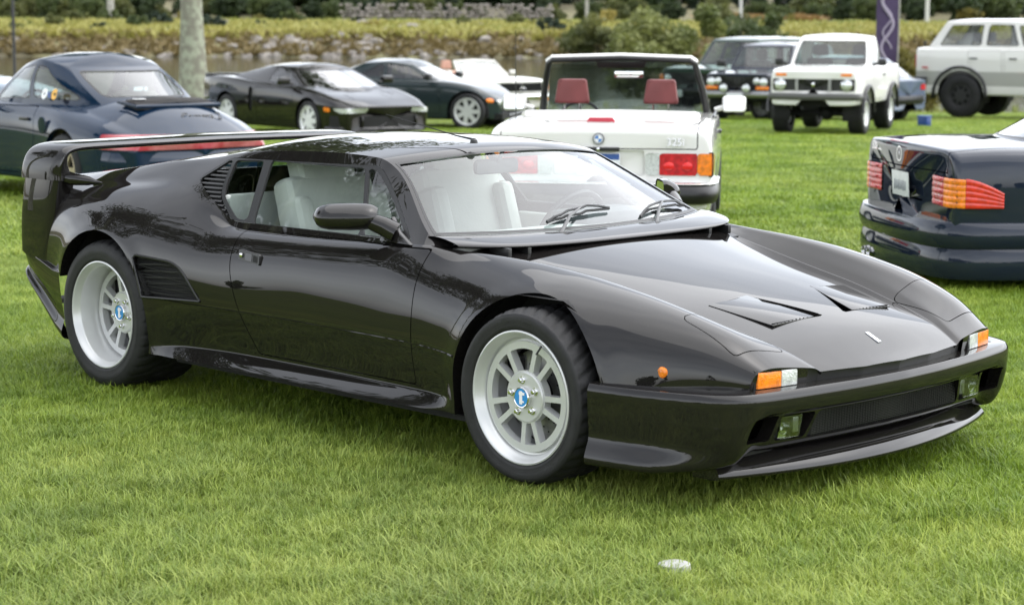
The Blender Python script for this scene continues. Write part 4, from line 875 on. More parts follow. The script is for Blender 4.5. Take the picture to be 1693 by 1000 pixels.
def round_lamp(c, x, y, z, r, sg, name='headlamp', ring=None):
    m = MB(); m.lathe([(r*1.12, x-sg*.03), (r*1.12, x+sg*.004), (r*1.02, x+sg*.006)], axis='x', n=28, c=(0, y, z)); o = c.add(m, name+'_bezel', ring or M_CHROME)
    m = MB(); m.lathe([(r, x), (r*.8, x+sg*.014), (r*.4, x+sg*.022), (.001, x+sg*.024)], axis='x', n=28, c=(0, y, z)); c.add(m, name+'_lens', pm('headlamp_glass', (.72, .74, .74), .08, .5, .8, var=.15, scale=30), parent=o)
M_BLUE = paint('midnight_blue_paint', (.004, .016, .038)); M_NAVY = paint('navy_paint', (.012, .018, .032)); M_DGREEN = paint('dark_green_grey_paint', (.020, .030, .032))
M_RRG = paint('range_green_paint', (.030, .060, .045)); M_CREAM = paint('cream_white_paint', (.66, .65, .60)); M_LCW = paint('chalk_white_paint', (.70, .69, .66)); M_SILV = paint('ice_blue_paint', (.33, .38, .45))
M_BURG = pm('burgundy_leather', (.27, .06, .055), .5, var=.12, scale=6, bump=.08); M_RIMW = pm('white_rim', (.74, .75, .74), .4, .1, .3, var=.05, scale=6); M_DKIN = pm('black_interior', (.018, .018, .02), .6, var=.2, scale=6)
M_SOFT = pm('grey_soft_trim', (.16, .155, .15), .8, var=.2)

# ---- dark blue rear-engined coupe, behind the wing
c = Car('coupe', 'midnight blue fastback coupe seen from behind, with red tail light band and round white sticker', 'car', (-13.34, 5.22), 176.8, M_BLUE, z=-.14); c.root.scale = (1, 1, 1.07)
c.body(x0=.88, x1=-3.24, W=[(.88, .62), (.6, .76), (0, .83), (-.6, .805), (-1.2, .80), (-1.8, .825), (-2.27, .865), (-2.75, .845), (-3.05, .775), (-3.24, .70)],
       T=[(.88, .52), (.5, .70), (0, .80), (-.5, .87), (-1.2, .885), (-1.9, .87), (-2.3, .835), (-2.75, .765), (-3.05, .69), (-3.24, .62)],
       Cn=[(.88, .04), (.3, -.03), (-.4, .03), (-1.0, .03), (-2.0, .06), (-2.5, .14), (-2.85, .16), (-3.1, .12), (-3.24, .06)], Mz=.52, sill=[(.88, .20), (-2.9, .22), (-3.24, .30)], inset=[(.88, .12), (-1, .15), (-2.3, .22), (-3.24, .14)], drop=[(.9, .08), (-1, .10), (-2.3, .14), (-3.24, .08)], bow1=.10)
WH = [(0, .315, .80), (-2.272, .32, .835)]; c.arches(WH)
c.cabin((-.40, -.62, .66, -1.3, .70, -2.42, .50, -2.72), (-1.0, -1.05, .52, -1.42, .565, -1.80, .48, -1.90), (.86, .885, .875), (1.20, 1.262, 1.19), crown=.05, bulge=.03)
cockpit(c, [(-.55, -.60), (-2.3, -.60), (-2.3, .60), (-.55, .60)])
c.window(f_ab([(-.5, .08), (.93, .08), (.93, .9), (-.5, .9)]), 'windscreen', trim=.03)
for sd in (-1, 1):
    c.window(f_ab([(1.10, .07), (1.30, .88), (1.98, .88), (2.10, .07)], sd), 'door_glass', trim=.02); g = c.window(f_ab([(2.17, .09), (2.05, .88), (2.38, .86), (2.83, .25), (2.83, .09)], sd, .08), 'quarter_glass', M_GLASSD, trim=.02)
c.window(f_ab([(3.14, .20), (3.10, .90), (4.5, .90), (4.5, .20)], 0, .10), 'rear_window', glass('rear_screen_glass', (.52, .6, .6), boost=1.0), trim=.035)
doors(c, [(-.62, .84), (-.55, .60), (-.62, .26), (-1.62, .26), (-1.72, .60), (-1.66, .85)], (-1.52, .808, .74))
lens(c, [(-.86, .535), (-.86, .655), (.86, .655), (.86, .535)], -2.9, -1, 'tail_light_band', pm('pink_red_lens', (.36, .035, .05), .22, 0, .5, tint2=(.50, .16, .17), scale=5), .006)
for y in (-.60, -.30, .30, .60): m = MB(); m.box((-3.335+.12*(y/.8)**2, y, .598), (.012, .012, .12)); c.add(m, 'lens_divider', pm('pale_red_lens', (.55, .10, .11), .2))
# engine lid grille with slats, badge lettering, sticker
lidz = lambda x, y=0: float(c.S.V[((c.S.V[:, 0]-x)**2+(c.S.V[:, 1]-y)**2*.5+(c.S.V[:, 2] < .6)*9).argmin(), 2])
m = MB(); gp = [(-2.66, .44), (-2.90, .42), (-2.93, .36), (-2.93, -.36), (-2.90, -.42), (-2.66, -.44)]; m.prism([(x, y, lidz(x)+.008-.02*(y/.44)**2) for x, y in gp], (0, 0, -.03), bev=.006); gl = c.add(m, 'engine_lid_grille', pm('brown_black_grille', (.022, .018, .018), .55))
for k in range(8): x = -2.68-k*.030; m = MB(); m.tube([(x, -.40, lidz(x)-.006), (x, 0, lidz(x)+.011), (x, .40, lidz(x)-.006)], .006, 6); c.add(m, 'grille_slat', pm('grille_slat_black', (.014, .013, .013), .5), parent=gl)
m = MB(); m.tube([(-2.66, -.475, lidz(-2.66)-.020), (-2.92, -.44, lidz(-2.92)-.008), (-2.96, 0, lidz(-2.94)+.008), (-2.92, .44, lidz(-2.92)-.008), (-2.66, .475, lidz(-2.66)-.020)], [.012, .018, .018, .018, .012], 10); c.add(m, 'spoiler_rim', M_BLUE)
m = MB(); m.lathe([(.062, 0), (.062, .004), (.001, .005)], axis='z', n=32, c=(-2.74, .30, lidz(-2.74)+.012)); c.add(m, 'round_sticker', pm('sticker_white', (.85, .85, .84), .5))
text_mesh('badge_lettering', 'Carrera 2', .105, M_TRIM, c.root, frame((-3.145, -.10, lidz(-3.12)-.005), (0, -1, 0), (.62, 0, .78)), extrude=.004)
for sd, tx, col, xx in ((1, 'O', (.85, .86, .88), -1.72), (1, 'C', (.85, .45, .06), -1.90)): text_mesh('window_sticker', tx, .105, pm('sticker_'+tx, col, .5), c.root, frame((xx, .698, .955), (-1, 0, 0), (0, -.35, 1)), bold=.012)
for x0_, sz in ((-1.81, .03),): m = MB(); m.box((x0_, .70, .95), (.05, .004, .05)); c.add(m, 'window_sticker', pm('sticker_blue', (.1, .16, .4), .5))
m = MB(); m.lathe([(.075, .0), (.07, .006), (.001, .008)], n=24, c=(-1.93, .845, .70)); c.add(m, 'filler_cap', M_BLUE)
c.seats((-1.35,), (-.36, .36), .30, pm('tan_leather', (.30, .27, .19), .6, var=.1)); floor_pan(c, -.7, -2.25, .68, mat=pm('tan_carpet', (.22, .20, .14), .8)); steering(c, -.98, .36, .80)
c.bar('rear_bumper', M_BLUE, [(-2.95, -.82), (-3.10, -.78), (-3.27, -.60), (-3.35, 0), (-3.27, .60), (-3.10, .78), (-2.95, .82)], .43, .17, .08)
c.mirror(-.72, .90, .93); c.wheels(WH, .80, pm('gold_rim', (.42, .36, .24), .4, .6, var=.1), ('spoke', 5), .225, .24); c.shadowbox(.6, -2.9, .62, .20, .30); c.finish()

# ---- black mid-engined sports car facing right
c = Car('sports_car', 'black low sports car with white wheels parked in front of the dark green coupe', 'car', (-19.75, 15.05), -7.2, M_BLACK, z=-.29)
c.body(x0=.86, x1=-3.42, W=[(.86, .76), (.6, .85), (0, .905), (-1.2, .895), (-2.5, .925), (-3.1, .89), (-3.42, .82)], T=[(.86, .55), (.6, .66), (.25, .745), (0, .79), (-.4, .83), (-1.0, .845), (-1.7, .88), (-2.4, .935), (-3.0, .955), (-3.42, .95)],
       Cn=[(.86, .02), (.5, .0), (.0, -.02), (-.3, .03), (-1, .03), (-2.6, .0), (-3.42, .0)], Mz=.55, sill=.17, inset=[(.86, .14), (0, .16), (-1, .10), (-3.42, .10)], drop=[(.86, .06), (0, .09), (-1, .06), (-3.42, .06)], bow0=.16)
WH = [(0, .315, .88), (-2.53, .33, .90)]; c.arches(WH, .05)
c.cabin((.02, -.30, .72, -1.2, .77, -2.85, .62, -3.10), (-.82, -.95, .53, -1.35, .57, -1.80, .50, -1.90), (.80, .845, .93), (1.10, 1.15, 1.13), crown=.035, bulge=.03)
cockpit(c, [(-.25, -.62), (-1.9, -.62), (-1.9, .62), (-.25, .62)])
c.window(f_ab([(-.5, .03), (.94, .03), (.94, .93), (-.5, .93)]), 'windscreen', glass('bright_screen', (.45, .5, .48), boost=1.4), trim=.025)
for sd in (-1, 1): c.window(f_ab([(1.10, .08), (1.28, .90), (2.0, .90), (2.12, .40), (2.10, .10)], sd), 'door_glass', trim=.02)
doors(c, [(-.45, .80), (-.40, .30), (-1.55, .28), (-1.62, .80)])
for sd in (-1, 1):
    c.panel(f_side([(-1.78, .80), (-1.66, .78), (-1.70, .40), (-1.80, .42)], sd), 'side_intake', M_DARK, off=-.03); c.panel(f_side([(.44, .545), (.60, .54), (.60, .47), (.44, .47)], sd), 'side_marker', M_AMBER, off=.004, depth=0)
for s2 in (-1, 1): lens(c, [(s2*.80, .455), (s2*.84, .525), (s2*.40, .535), (s2*.42, .465)], .4, 1, 'front_lamp', M_CLEAR)
m = MB(); m.prism([(x, y, .245) for x, y in ((.60, -.86), (.74, -.82), (.86, -.70), (.96, -.48), (1.012, -.2), (1.02, 0), (1.012, .2), (.96, .48), (.86, .70), (.74, .82), (.60, .86))], (0, 0, .165)); c.add(m, 'grille_mouth', M_DARK)
for s2 in (-1, 1): m = MB(); m.box((.965, s2*.50, .33), (.05, .03, .16), bev=.01); c.add(m, 'grille_pillar', M_BLACK)
c.bar('chin_lip', M_BLACK, [(.50, -.89), (.75, -.83), (.97, -.48), (1.03, 0), (.97, .48), (.75, .83), (.50, .89)], .205, .075, .10)
m = MB(); m.lathe([(.03, .985), (.03, .99), (.001, .992)], axis='x', n=16, c=(0, 0, .50)); c.add(m, 'nose_badge', M_CHROME)
for k in (-1, 1): m = MB(); m.prism([(.55, k*.36, .72), (.20, k*.34, .765), (.20, k*.345, .768), (.55, k*.365, .723)], (0, 0, .002)); c.add(m, 'bonnet_seam', M_DARK)
m = MB(); m.box((-3.28, 0, .968), (.22, 1.62, .03), bev=.012)
for s2 in (-1, 1): m.box((-3.27, s2*.80, .955), (.22, .05, .07), bev=.015)
c.add(m, 'tail_spoiler', M_BLACK)
c.seats((-1.25,), (-.38, .38), .25, M_DKIN); floor_pan(c, -.4, -1.85, .72, .25, M_DKIN); c.mirror(-.55, .98, .92, (.12, .20, .12)); c.wheels(WH, .88, M_RIMW, ('spoke', 7), .235, .22, face=.02); c.shadowbox(.6, -3.1, .65, .17, .3); c.finish()

# ---- dark green-grey grand tourer beyond it
c = Car('coupe', 'dark green-grey grand touring coupe with seven-spoke wheels behind the black sports car', 'car', (-21.91, 19.89), 30, M_DGREEN)
c.body(x0=.46, x1=-3.35, W=[(.46, .62), (.30, .82), (0, .905), (-1.2, .88), (-2.5, .91), (-3.1, .85), (-3.35, .74)], T=[(.46, .54), (.28, .69), (0, .81), (-.5, .87), (-1.3, .89), (-2.3, .93), (-3.0, .88), (-3.35, .80)],
       Cn=[(.46, .03), (.2, .0), (-.4, .03), (-2, .03), (-3.35, .02)], Mz=.55, sill=.19, inset=[(.46, .14), (-1, .12), (-3.35, .12)], drop=.09, bow0=.07)
WH = [(0, .335, .875), (-2.59, .335, .875)]; c.arches(WH, .04)
c.cabin((-.30, -.62, .70, -1.4, .75, -2.65, .52, -2.95), (-1.05, -1.12, .52, -1.6, .57, -2.1, .48, -2.2), (.865, .90, .93), (1.15, 1.215, 1.17), crown=.04, bulge=.03)
cockpit(c, [(-.5, -.62), (-2.4, -.60), (-2.4, .60), (-.5, .62)])
c.window(f_ab([(-.5, .05), (.93, .05), (.93, .92), (-.5, .92)]), 'windscreen', glass('bright_screen', (.45, .5, .48)), trim=.025)
for sd in (-1, 1): c.window(f_ab([(1.10, .08), (1.30, .88), (2.05, .88), (2.12, .08)], sd), 'door_glass', MATS['bright_screen'], trim=.02); c.window(f_ab([(2.18, .10), (2.12, .86), (2.35, .84), (2.70, .12)], sd), 'quarter_glass', trim=.02)
doors(c, [(-.55, .84), (-.50, .30), (-1.75, .28), (-1.80, .85)], (-1.6, .885, .78))
for sd in (-1, 1): c.panel(f_side([(.33, .58), (.45, .56), (.45, .49), (.33, .50)], sd), 'side_marker', M_AMBER, off=.004, depth=0); lens(c, [(sd*.62, .46), (sd*.60, .54), (sd*.42, .53), (sd*.44, .46)], .2, 1, 'headlamp', M_CLEAR)
lens(c, [(-.35, .26), (-.35, .42), (.35, .42), (.35, .26)], .4, 1, 'grille_mouth', M_DARK, -.02)
c.seats((-1.35,), (-.38, .38), .28, M_DKIN); floor_pan(c, -.7, -2.2, .70, .27, M_DKIN); c.mirror(-.70, .97, .95, (.11, .19, .11), M_TRIM); c.wheels(WH, .875, M_ALLOY, ('spoke', 7), .245, .23, face=.02); c.shadowbox(.6, -3.1, .65, .19, .3); c.finish()

# ---- white open roadster far back
c = Car('roadster', 'cream white open roadster with raised windscreen far back by the pond', 'car', (-28.9, 27.25), -6, M_CREAM, z=-.62)
c.body(x0=.74, x1=-3.2, W=[(.74, .83), (.4, .88), (-1, .895), (-2.8, .87), (-3.2, .80)], T=[(.74, .84), (.3, .885), (-.6, .92), (-1.5, .91), (-2.6, .89), (-3.2, .82)], Cn=[(.74, .01), (0, .02), (-3.2, .02)], Mz=.62, sill=.24, inset=.06, drop=.05, bow0=.05)
WH = [(0, .325, .85), (-2.455, .325, .85)]; c.arches(WH); cockpit(c, [(-.75, -.66), (-2.1, -.66), (-2.1, .66), (-.75, .66)], .5, .2)
lens(c, [(-.62, .60), (-.62, .80), (.62, .80), (.62, .60)], .3, 1, 'grille', M_DARK, -.015)
for k in range(3): m = MB(); m.box((.815, 0, .64+k*.06), (.012, 1.2, .008)); c.add(m, 'grille_bar', M_CHROME)
m = MB(); m.lathe([(.10, .825), (.10, .835), (.085, .835), (.085, .825)], axis='x', n=28, c=(0, 0, .70))
for k in range(3): a = math.pi/2+k*2*math.pi/3; m.tube([(.83, 0, .70), (.83, .088*math.cos(a), .70+.088*math.sin(a))], .008, 5)
c.add(m, 'grille_star', M_CHROME)
for s2 in (-1, 1): lens(c, [(s2*.64, .60), (s2*.64, .80), (s2*.80, .80), (s2*.80, .60)], .3, 1, 'headlamp', M_CLEAR); lens(c, [(s2*.805, .62), (s2*.805, .79), (s2*.95, .79), (s2*.95, .62)], .55, 1, 'indicator', M_AMBER)
c.bar('front_bumper', M_CHROME, [(.30, -.90), (.70, -.88), (.86, -.5), (.90, 0), (.86, .5), (.70, .88), (.30, .90)], .48, .10, .07)
for s2 in (-1, 1): m = MB(); m.box((.90, s2*.62, .42), (.05, .12, .06), bev=.01); c.add(m, 'bumper_marker', M_AMBER)
m = MB(); m.tube([(-.62, -.70, .93), (-.80, -.665, 1.05), (-1.02, -.60, 1.26), (-1.06, 0, 1.285), (-1.02, .60, 1.26), (-.80, .665, 1.05), (-.62, .70, .93)], .035, 8); c.add(m, 'windscreen_frame', M_CREAM)
m = MB(); m.prism([(-.60, -.68, .93), (-.54, 0, .94), (-.60, .68, .93), (-1.01, .58, 1.255), (-1.03, 0, 1.27), (-1.01, -.58, 1.255)], (-.004, 0, 0)); c.add(m, 'windscreen', glass('pale_screen', (.8, .84, .84), boost=1.2))
c.seats((-1.35,), (-.36, .36), .38, pm('salmon_leather', (.55, .30, .22), .6)); floor_pan(c, -.85, -2.05, .68, .33, pm('salmon_leather', (.5, .3, .22), .6)); c.mirror(-.75, .95, 1.0, (.09, .17, .11)); c.wheels(WH, .85, M_ALLOY, ('hole', 12), .19, .2); c.shadowbox(.5, -2.9, .65, .22, .4); c.finish()

# ---- white convertible seen from behind
c = Car('convertible', 'white open-top convertible seen from behind, with burgundy headrests', 'car', (-7.25, 7.65), 128.5, M_WHITE, z=-.10)
c.body(x0=.70, x1=-3.60, W=[(.70, .74), (.4, .80), (-1, .823), (-2.6, .823), (-3.3, .815), (-3.60, .805)], T=[(.70, .72), (.2, .84), (-.6, .90), (-1.5, .92), (-2.4, .935), (-3.0, .935), (-3.45, .925), (-3.60, .90)], Cn=[(.70, .01), (0, .02), (-2.6, .025), (-3.60, .02)], Mz=.66, sill=[(.7, .22), (-2.9, .24), (-3.6, .34)], inset=[(.7, .06), (-2.4, .07), (-3.6, .10)], drop=[(.7, .05), (-3.6, .075)], bow1=.02, tight=.985)
WH = [(0, .305, .80), (-2.57, .305, .80)]; c.arches(WH, .04); cockpit(c, [(-.72, -.66), (-2.42, -.68), (-2.42, .68), (-.72, .66)], .5, .25)
for s2 in (-1, 1):
    for nm, a, b_, mt in (('reversing_lens', .335, .432, M_CLEAR), ('tail_lens', .434, .700, M_RED), ('indicator_lens', .702, .81, M_AMBER)):
        lens(c, [(s2*a, .590), (s2*a, .745), (s2*b_, .745), (s2*b_, .590)], -3.3, -1, nm, mt, .010, .004)
    for y in (.50, .63): m = MB(); m.ball((-3.635, s2*y, .655), (.012, .04, .03)); c.add(m, 'painted_bulb_glow', pm('bulb_glow_red', (.75, .02, .02), .2))  # brighter red blobs paint the bulb glow as colour, nothing emits
    m = MB(); m.prism([(-3.615, s2*y, z) for y, z in round_poly([(.325, .580), (.325, .755), (.815, .755), (.815, .580)], .01)], (.012, 0, 0)); c.add(m, 'lamp_surround', M_TRIM)
lens(c, [(-.325, .585), (-.325, .765), (.325, .765), (.325, .585)], -3.3, -1, 'plate_recess', M_WHITE, -.02)
m = MB(); m.box((-3.65, .0, .772), (.03, .30, .028), bev=.006); c.add(m, 'boot_lock_strip', M_TRIM); m = MB(); m.lathe([(.012, -3.668), (.001, -3.67)], axis='x', n=14, c=(0, 0, .772)); c.add(m, 'boot_lock', M_CHROME)
c.plate(-3.632, 0, .665, .31, .16, -1, 0, band=True)
m = MB(); m.lathe([(.041, -3.640), (.041, -3.652), (.036, -3.655)], axis='x', n=32, c=(0, 0, .845)); o = c.add(m, 'boot_roundel', M_TRIM)
for k in range(4):
    m = MB(); a0 = k*math.pi/2; m.prism([(-3.656, 0, .845)]+[(-3.656, .024*math.cos(a), .845+.024*math.sin(a)) for a in np.linspace(a0, a0+math.pi/2, 8)], (.003, 0, 0)); c.add(m, 'roundel_quarter', pm('roundel_blue', (.05, .20, .55), .3) if k % 2 == 0 else pm('emblem_white', (.85, .85, .85), .3), parent=o)
m = MB(); m.lathe([(.036, -3.6548), (.001, -3.655)], axis='x', n=32, c=(0, 0, .845)); c.add(m, 'roundel_ring', pm('roundel_silver', (.55, .56, .6), .3, .3), parent=o)
text_mesh('badge_lettering', '325i', .075, pm('faint_chrome', (.66, .66, .66), .2, .6), c.root, frame((-3.638, -.545, .822), (0, -1, 0), (.10, 0, 1)), extrude=.003)
m = MB(); m.prism([(-3.40, y, z) for y, z in ((-.105, .952), (-.085, .985), (.085, .985), (.105, .952))], (-.03, 0, 0), bev=.004); c.add(m, 'brake_light', pm('dull_red_lens', (.42, .03, .05), .35))
c.bar('rear_bumper', M_TRIM, [(-2.98, -.84), (-3.52, -.84), (-3.69, -.74), (-3.73, 0), (-3.69, .74), (-3.52, .84), (-2.98, .84)], .455, .13, .12); c.bar('bumper_trim', M_CHROME, [(-2.98, -.84), (-3.50, -.838), (-3.675, -.735), (-3.715, 0), (-3.675, .735), (-3.50, .838), (-2.98, .84)], .532, .022, .07)
m = MB(); m.tube([(-3.40, .35, .27), (-3.70, .35, .27)], .025, 10); c.add(m, 'exhaust_pipe', M_STEEL)
boot = c.panel(lambda S: np.maximum(np.maximum(np.abs(S.V[:, 1])-.70, S.V[:, 0]+2.72), np.maximum(.775-S.V[:, 2], S.V[:, 0]+2.72)), 'boot_lid')
m = MB(); ow, iw = .655, .605
fr_o = [(-.70, -.70, .90), (-.92, -.665, 1.10), (-1.20, -.605, 1.325), (-1.235, -.57, 1.352), (-1.26, 0, 1.372), (-1.235, .57, 1.352), (-1.20, .605, 1.325), (-.92, .665, 1.10), (-.70, .70, .90)]
m.tube(fr_o, [.034, .028, .025, .023, .021, .023, .025, .028, .034], 10); c.add(m, 'windscreen_frame', pm('black_frame', (.015, .015, .015), .45))
m = MB(); m.tube([(p[0]+.020, p[1]*1.012, p[2]+.016) for p in fr_o[2:-2]], .026, 8); c.add(m, 'header_rail', M_WHITE)
m = MB(); m.prism([(-.69, -.66, .91), (-.62, 0, .93), (-.69, .66, .91), (-1.20, .585, 1.32), (-1.235, 0, 1.36), (-1.20, -.585, 1.32)], (-.004, 0, 0)); c.add(m, 'windscreen', glass('screen_from_behind', (.62, .68, .66)))
m = MB(); m.prism([(-1.215, -.21, 1.345), (-1.215, .21, 1.345), (-1.20, .19, 1.29), (-1.20, -.19, 1.29)], (-.02, 0, 0), bev=.005); c.add(m, 'header_latch_cover', M_TRIM)
m = MB(); m.box((-1.14, -.06, 1.235), (.03, .25, .065), bev=.015); o = c.add(m, 'interior_mirror', M_TRIM); m = MB(); m.box((-1.157, -.06, 1.235), (.004, .235, .052), bev=.002); c.add(m, 'mirror_glass', M_CHROME, parent=o)
c.seats((-1.45,), (-.355, .355), .25, pm('dark_burgundy_leather', (.17, .038, .036), .5, var=.12, scale=6, bump=.08), s=.97, hup=.09); c.seats((-2.2,), (-.33, .33), .36, M_BURG, head=False, s=.62); floor_pan(c, -.8, -2.4, .70, .32, M_DKIN); steering(c, -1.02, .355, .84)
m = MB(); m.prism([(-.72, -.68, .88), (-1.0, -.68, .86), (-1.02, -.68, .70), (-.72, -.68, .70)], (0, 1.36, 0), bev=.02); c.add(m, 'dash_top', M_DKIN)
m = MB(); m.tube([(-2.42, -.66, .955), (-2.52, -.64, .965), (-2.55, 0, .975), (-2.52, .64, .965), (-2.42, .66, .955)], .03, 8); c.add(m, 'hood_cover_edge', M_WHITE)
for sd in (-1, 1): m = MB(); m.tube([(-.75, sd*.775, .918), (-1.5, sd*.785, .938), (-2.45, sd*.785, .952)], .010, 6); c.add(m, 'belt_trim', M_TRIM)
doors(c, [(-.62, .88), (-.58, .34), (-1.72, .32), (-1.80, .60), (-1.76, .91)], (-1.6, .826, .80)); c.mirror(-.80, .93, .985, (.11, .20, .135), M_WHITE)
m = MB(); m.tube([(-2.70, .70, .93), (-2.74, .70, 1.60)], [.004, .002], 6); c.add(m, 'aerial', M_TRIM)
c.wheels(WH, .80, M_ALLOY, ('spoke', 10), .195, .205); c.shadowbox(.5, -3.3, .62, .22, .34); c.finish()

# ---- navy roadster with hardtop at the right edge
c = Car('car', 'navy blue car at the right edge with orange and red tail lights', 'car', (-.44, 7.79), 53.1, M_NAVY, z=-.12)
c.body(x0=.78, x1=-3.44, W=[(.78, .74), (.4, .86), (-1, .90), (-2.5, .908), (-3.1, .885), (-3.44, .835)], T=[(.78, .66), (.2, .80), (-.6, .90), (-1.5, .92), (-2.4, .945), (-3.1, .95), (-3.44, .935)], Cn=[(.78, .02), (0, .03), (-2.6, .02), (-3.44, .015)], Mz=.62, sill=[(.7, .20), (-2.9, .21), (-3.44, .27)], inset=[(.7, .08), (-2.4, .13), (-3.44, .145)], drop=[(.7, .05), (-2.5, .07), (-3.44, .075)], bow1=.07, tight=.975, nx=140, sub=5)
WH = [(0, .32, .865), (-2.515, .32, .865)]; c.arches(WH, .045); cockpit(c, [(-.75, -.66), (-2.5, -.60), (-2.5, .60), (-.75, .66)], .5, .2)
c.cabin((-.55, -.78, .70, -1.5, .72, -2.66, .62, -2.88), (-1.15, -1.2, .55, -1.55, .58, -2.15, .52, -2.22), (.90, .94, .955), (1.24, 1.27, 1.25), crown=.03, bulge=.02)
c.window(f_ab([(-.5, .05), (.93, .05), (.93, .92), (-.5, .92)]), 'windscreen', trim=.03)
for sd in (-1, 1): c.window(f_ab([(1.10, .08), (1.25, .9), (2.3, .9), (2.5, .08)], sd), 'door_glass', trim=.02)
c.window(f_ab([(3.08, .06), (3.10, .92), (4.5, .92), (4.5, .06)], 0), 'rear_window', glass('pale_rear_screen', (.55, .6, .6), boost=1.2), trim=.03)
def ribbed(c, plan, z0, z1, name, mat, ribs=4, taper=0., dep=.0045, n=40):
    """lamp cover that follows a plan path round a corner, with raised horizontal ribs"""
    P = np.array(plan, float); l = np.concatenate([[0], np.cumsum(np.hypot(*np.diff(P, axis=0).T))]); q = np.linspace(0, l[-1], n); p = np.stack([pchip(l, P[:, 0], q), pchip(l, P[:, 1], q)], 1); t = np.gradient(p, axis=0); t /= np.linalg.norm(t, axis=1)[:, None]; nr = np.stack([t[:, 1], -t[:, 0]], 1); nr *= np.sign(((p[0]-np.array([-2.5, 0]))*nr[0]).sum()); rows = []
    for k in range(ribs*8+1):
        u = k/(ribs*8); o = dep*(.35+.65*abs(math.sin(math.pi*u*ribs))**.5)*(0 if k in (0, ribs*8) else 1); zt = z1-taper*(q/l[-1])**1.5; rows.append(np.stack([p[:, 0]+nr[:, 0]*o, p[:, 1]+nr[:, 1]*o, z0+(zt-z0)*u], 1))
    S = Surf.grid(np.array(rows)); j = len(S.V)//2
    if (S.N[j][:2]*nr[n//2]).sum() < 0: S.N *= -1; S.T = S.T[:, ::-1]
    return S.obj(name, mat, c.root)
for s2 in (-1, 1):
    Vn = c.S.V[(np.abs(c.S.V[:, 2]-.69) < .05) & (c.S.V[:, 1]*s2 > .3) & (c.S.V[:, 0] < -2.9)]; dx, dy = Vn[:, 0]+3.0, Vn[:, 1]*s2-.40; an, rd = np.arctan2(dy, -dx), np.hypot(dx, dy); lampp = []
    for q in np.linspace(math.atan2(.085, .5), math.atan2(.49, .18), 16): k = np.abs(an-q) < .06; rr = rd[k].max(); lampp.append((-3.0-rr*math.cos(q), .40+rr*math.sin(q)))
    A = np.array(lampp); A = smooth_rows(A, 2); ll = np.concatenate([[0], np.cumsum(np.hypot(*np.diff(A, axis=0).T))]); fx = lambda t: (float(pchip(ll, A[:, 0], np.array([t*ll[-1]]))[0])-.002, s2*(float(pchip(ll, A[:, 1], np.array([t*ll[-1]]))[0])+.003))
    for nm, t0, t1, mt, tp_ in (('tail_lens', 0, .36, M_RED, 0), ('indicator_lens', .362, .64, M_AMBER, .004), ('side_lens', .642, 1, pm('orange_red_lens', (.60, .028, .014), .15, 0, .6, var=.2, scale=30), .085)): ribbed(c, [fx(t) for t in np.linspace(t0, t1, 9)], .600, .775, nm, mt, 5, tp_)
    for k in (0, 2, 4): m = MB(); q = fx(.19); m.box((q[0]-.010, q[1], .6175+k*.035), (.012, .10, .014), bev=.003); c.add(m, 'reflector_strip', pm('pale_red_lens', (.55, .10, .11), .2))
c.panel(f_end([(-.30, .60), (-.30, .77), (.30, .77), (.30, .60)], -3.2, -1), 'plate_recess', M_NAVY, off=-.02)
c.plate(-3.515, .0, .685, .31, .155, -1, 6, tilt=R(-4), col=(.70, .72, .72), tcol=(.20, .22, .26))
m = MB(); cz = .872; m.lathe([(.048, -3.522), (.048, -3.530), (.041, -3.530), (.041, -3.522)], axis='x', n=32, c=(0, 0, cz))
for k in range(3): a = math.pi/2+k*2*math.pi/3; m.tube([(-3.526, 0, cz), (-3.526, .043*math.cos(a), cz+.043*math.sin(a))], [.006, .002], 5)
c.add(m, 'boot_star', M_CHROME)
m = MB(); m.box((-3.505, .06, .938), (.02, .34, .022), bev=.005); c.add(m, 'brake_light', pm('dull_red_lens', (.42, .03, .05), .35))
text_mesh('badge_lettering', '500 SL', .07, M_CHROME, c.root, frame((-3.500, .52, .888), (0, -1, 0), (.12, 0, 1)), extrude=.003)
rbp = [(-2.86, -.918), (-3.25, -.905), (-3.48, -.82), (-3.585, -.55), (-3.615, 0), (-3.585, .55), (-3.48, .82), (-3.25, .905), (-2.86, .918)]
c.bar('rear_bumper', M_NAVY, rbp, .435, .16, .16); c.bar('rear_skirt', M_NAVY, [(x+.012, y*.995) for x, y in rbp], .272, .20, .16)
for y in (.30, .40): m = MB(); m.tube([(-3.30, y, .215), (-3.62, y, .215)], .032, 16, caps=False); m.tube([(-3.61, y, .215), (-3.30, y, .215)], .028, 16, caps=True); c.add(m, 'exhaust_pipe', M_CHROME)
boot = c.panel(lambda S: np.maximum(np.maximum(np.abs(S.V[:, 1])-.735, S.V[:, 0]+2.66), .80-S.V[:, 2]), 'boot_lid')
doors(c, [(-.66, .88), (-.60, .30), (-1.80, .28), (-1.86, .90)], (-1.65, .905, .78)); c.seats((-1.4,), (-.37, .37), .32, M_DKIN); floor_pan(c, -.8, -2.1, .70, .30, M_DKIN); c.mirror(-.85, 1.0, .98); c.wheels(WH, .865, M_ALLOY, ('hole', 8), .22, .225); c.shadowbox(.5, -3.2, .66, .2, .34); c.finish()

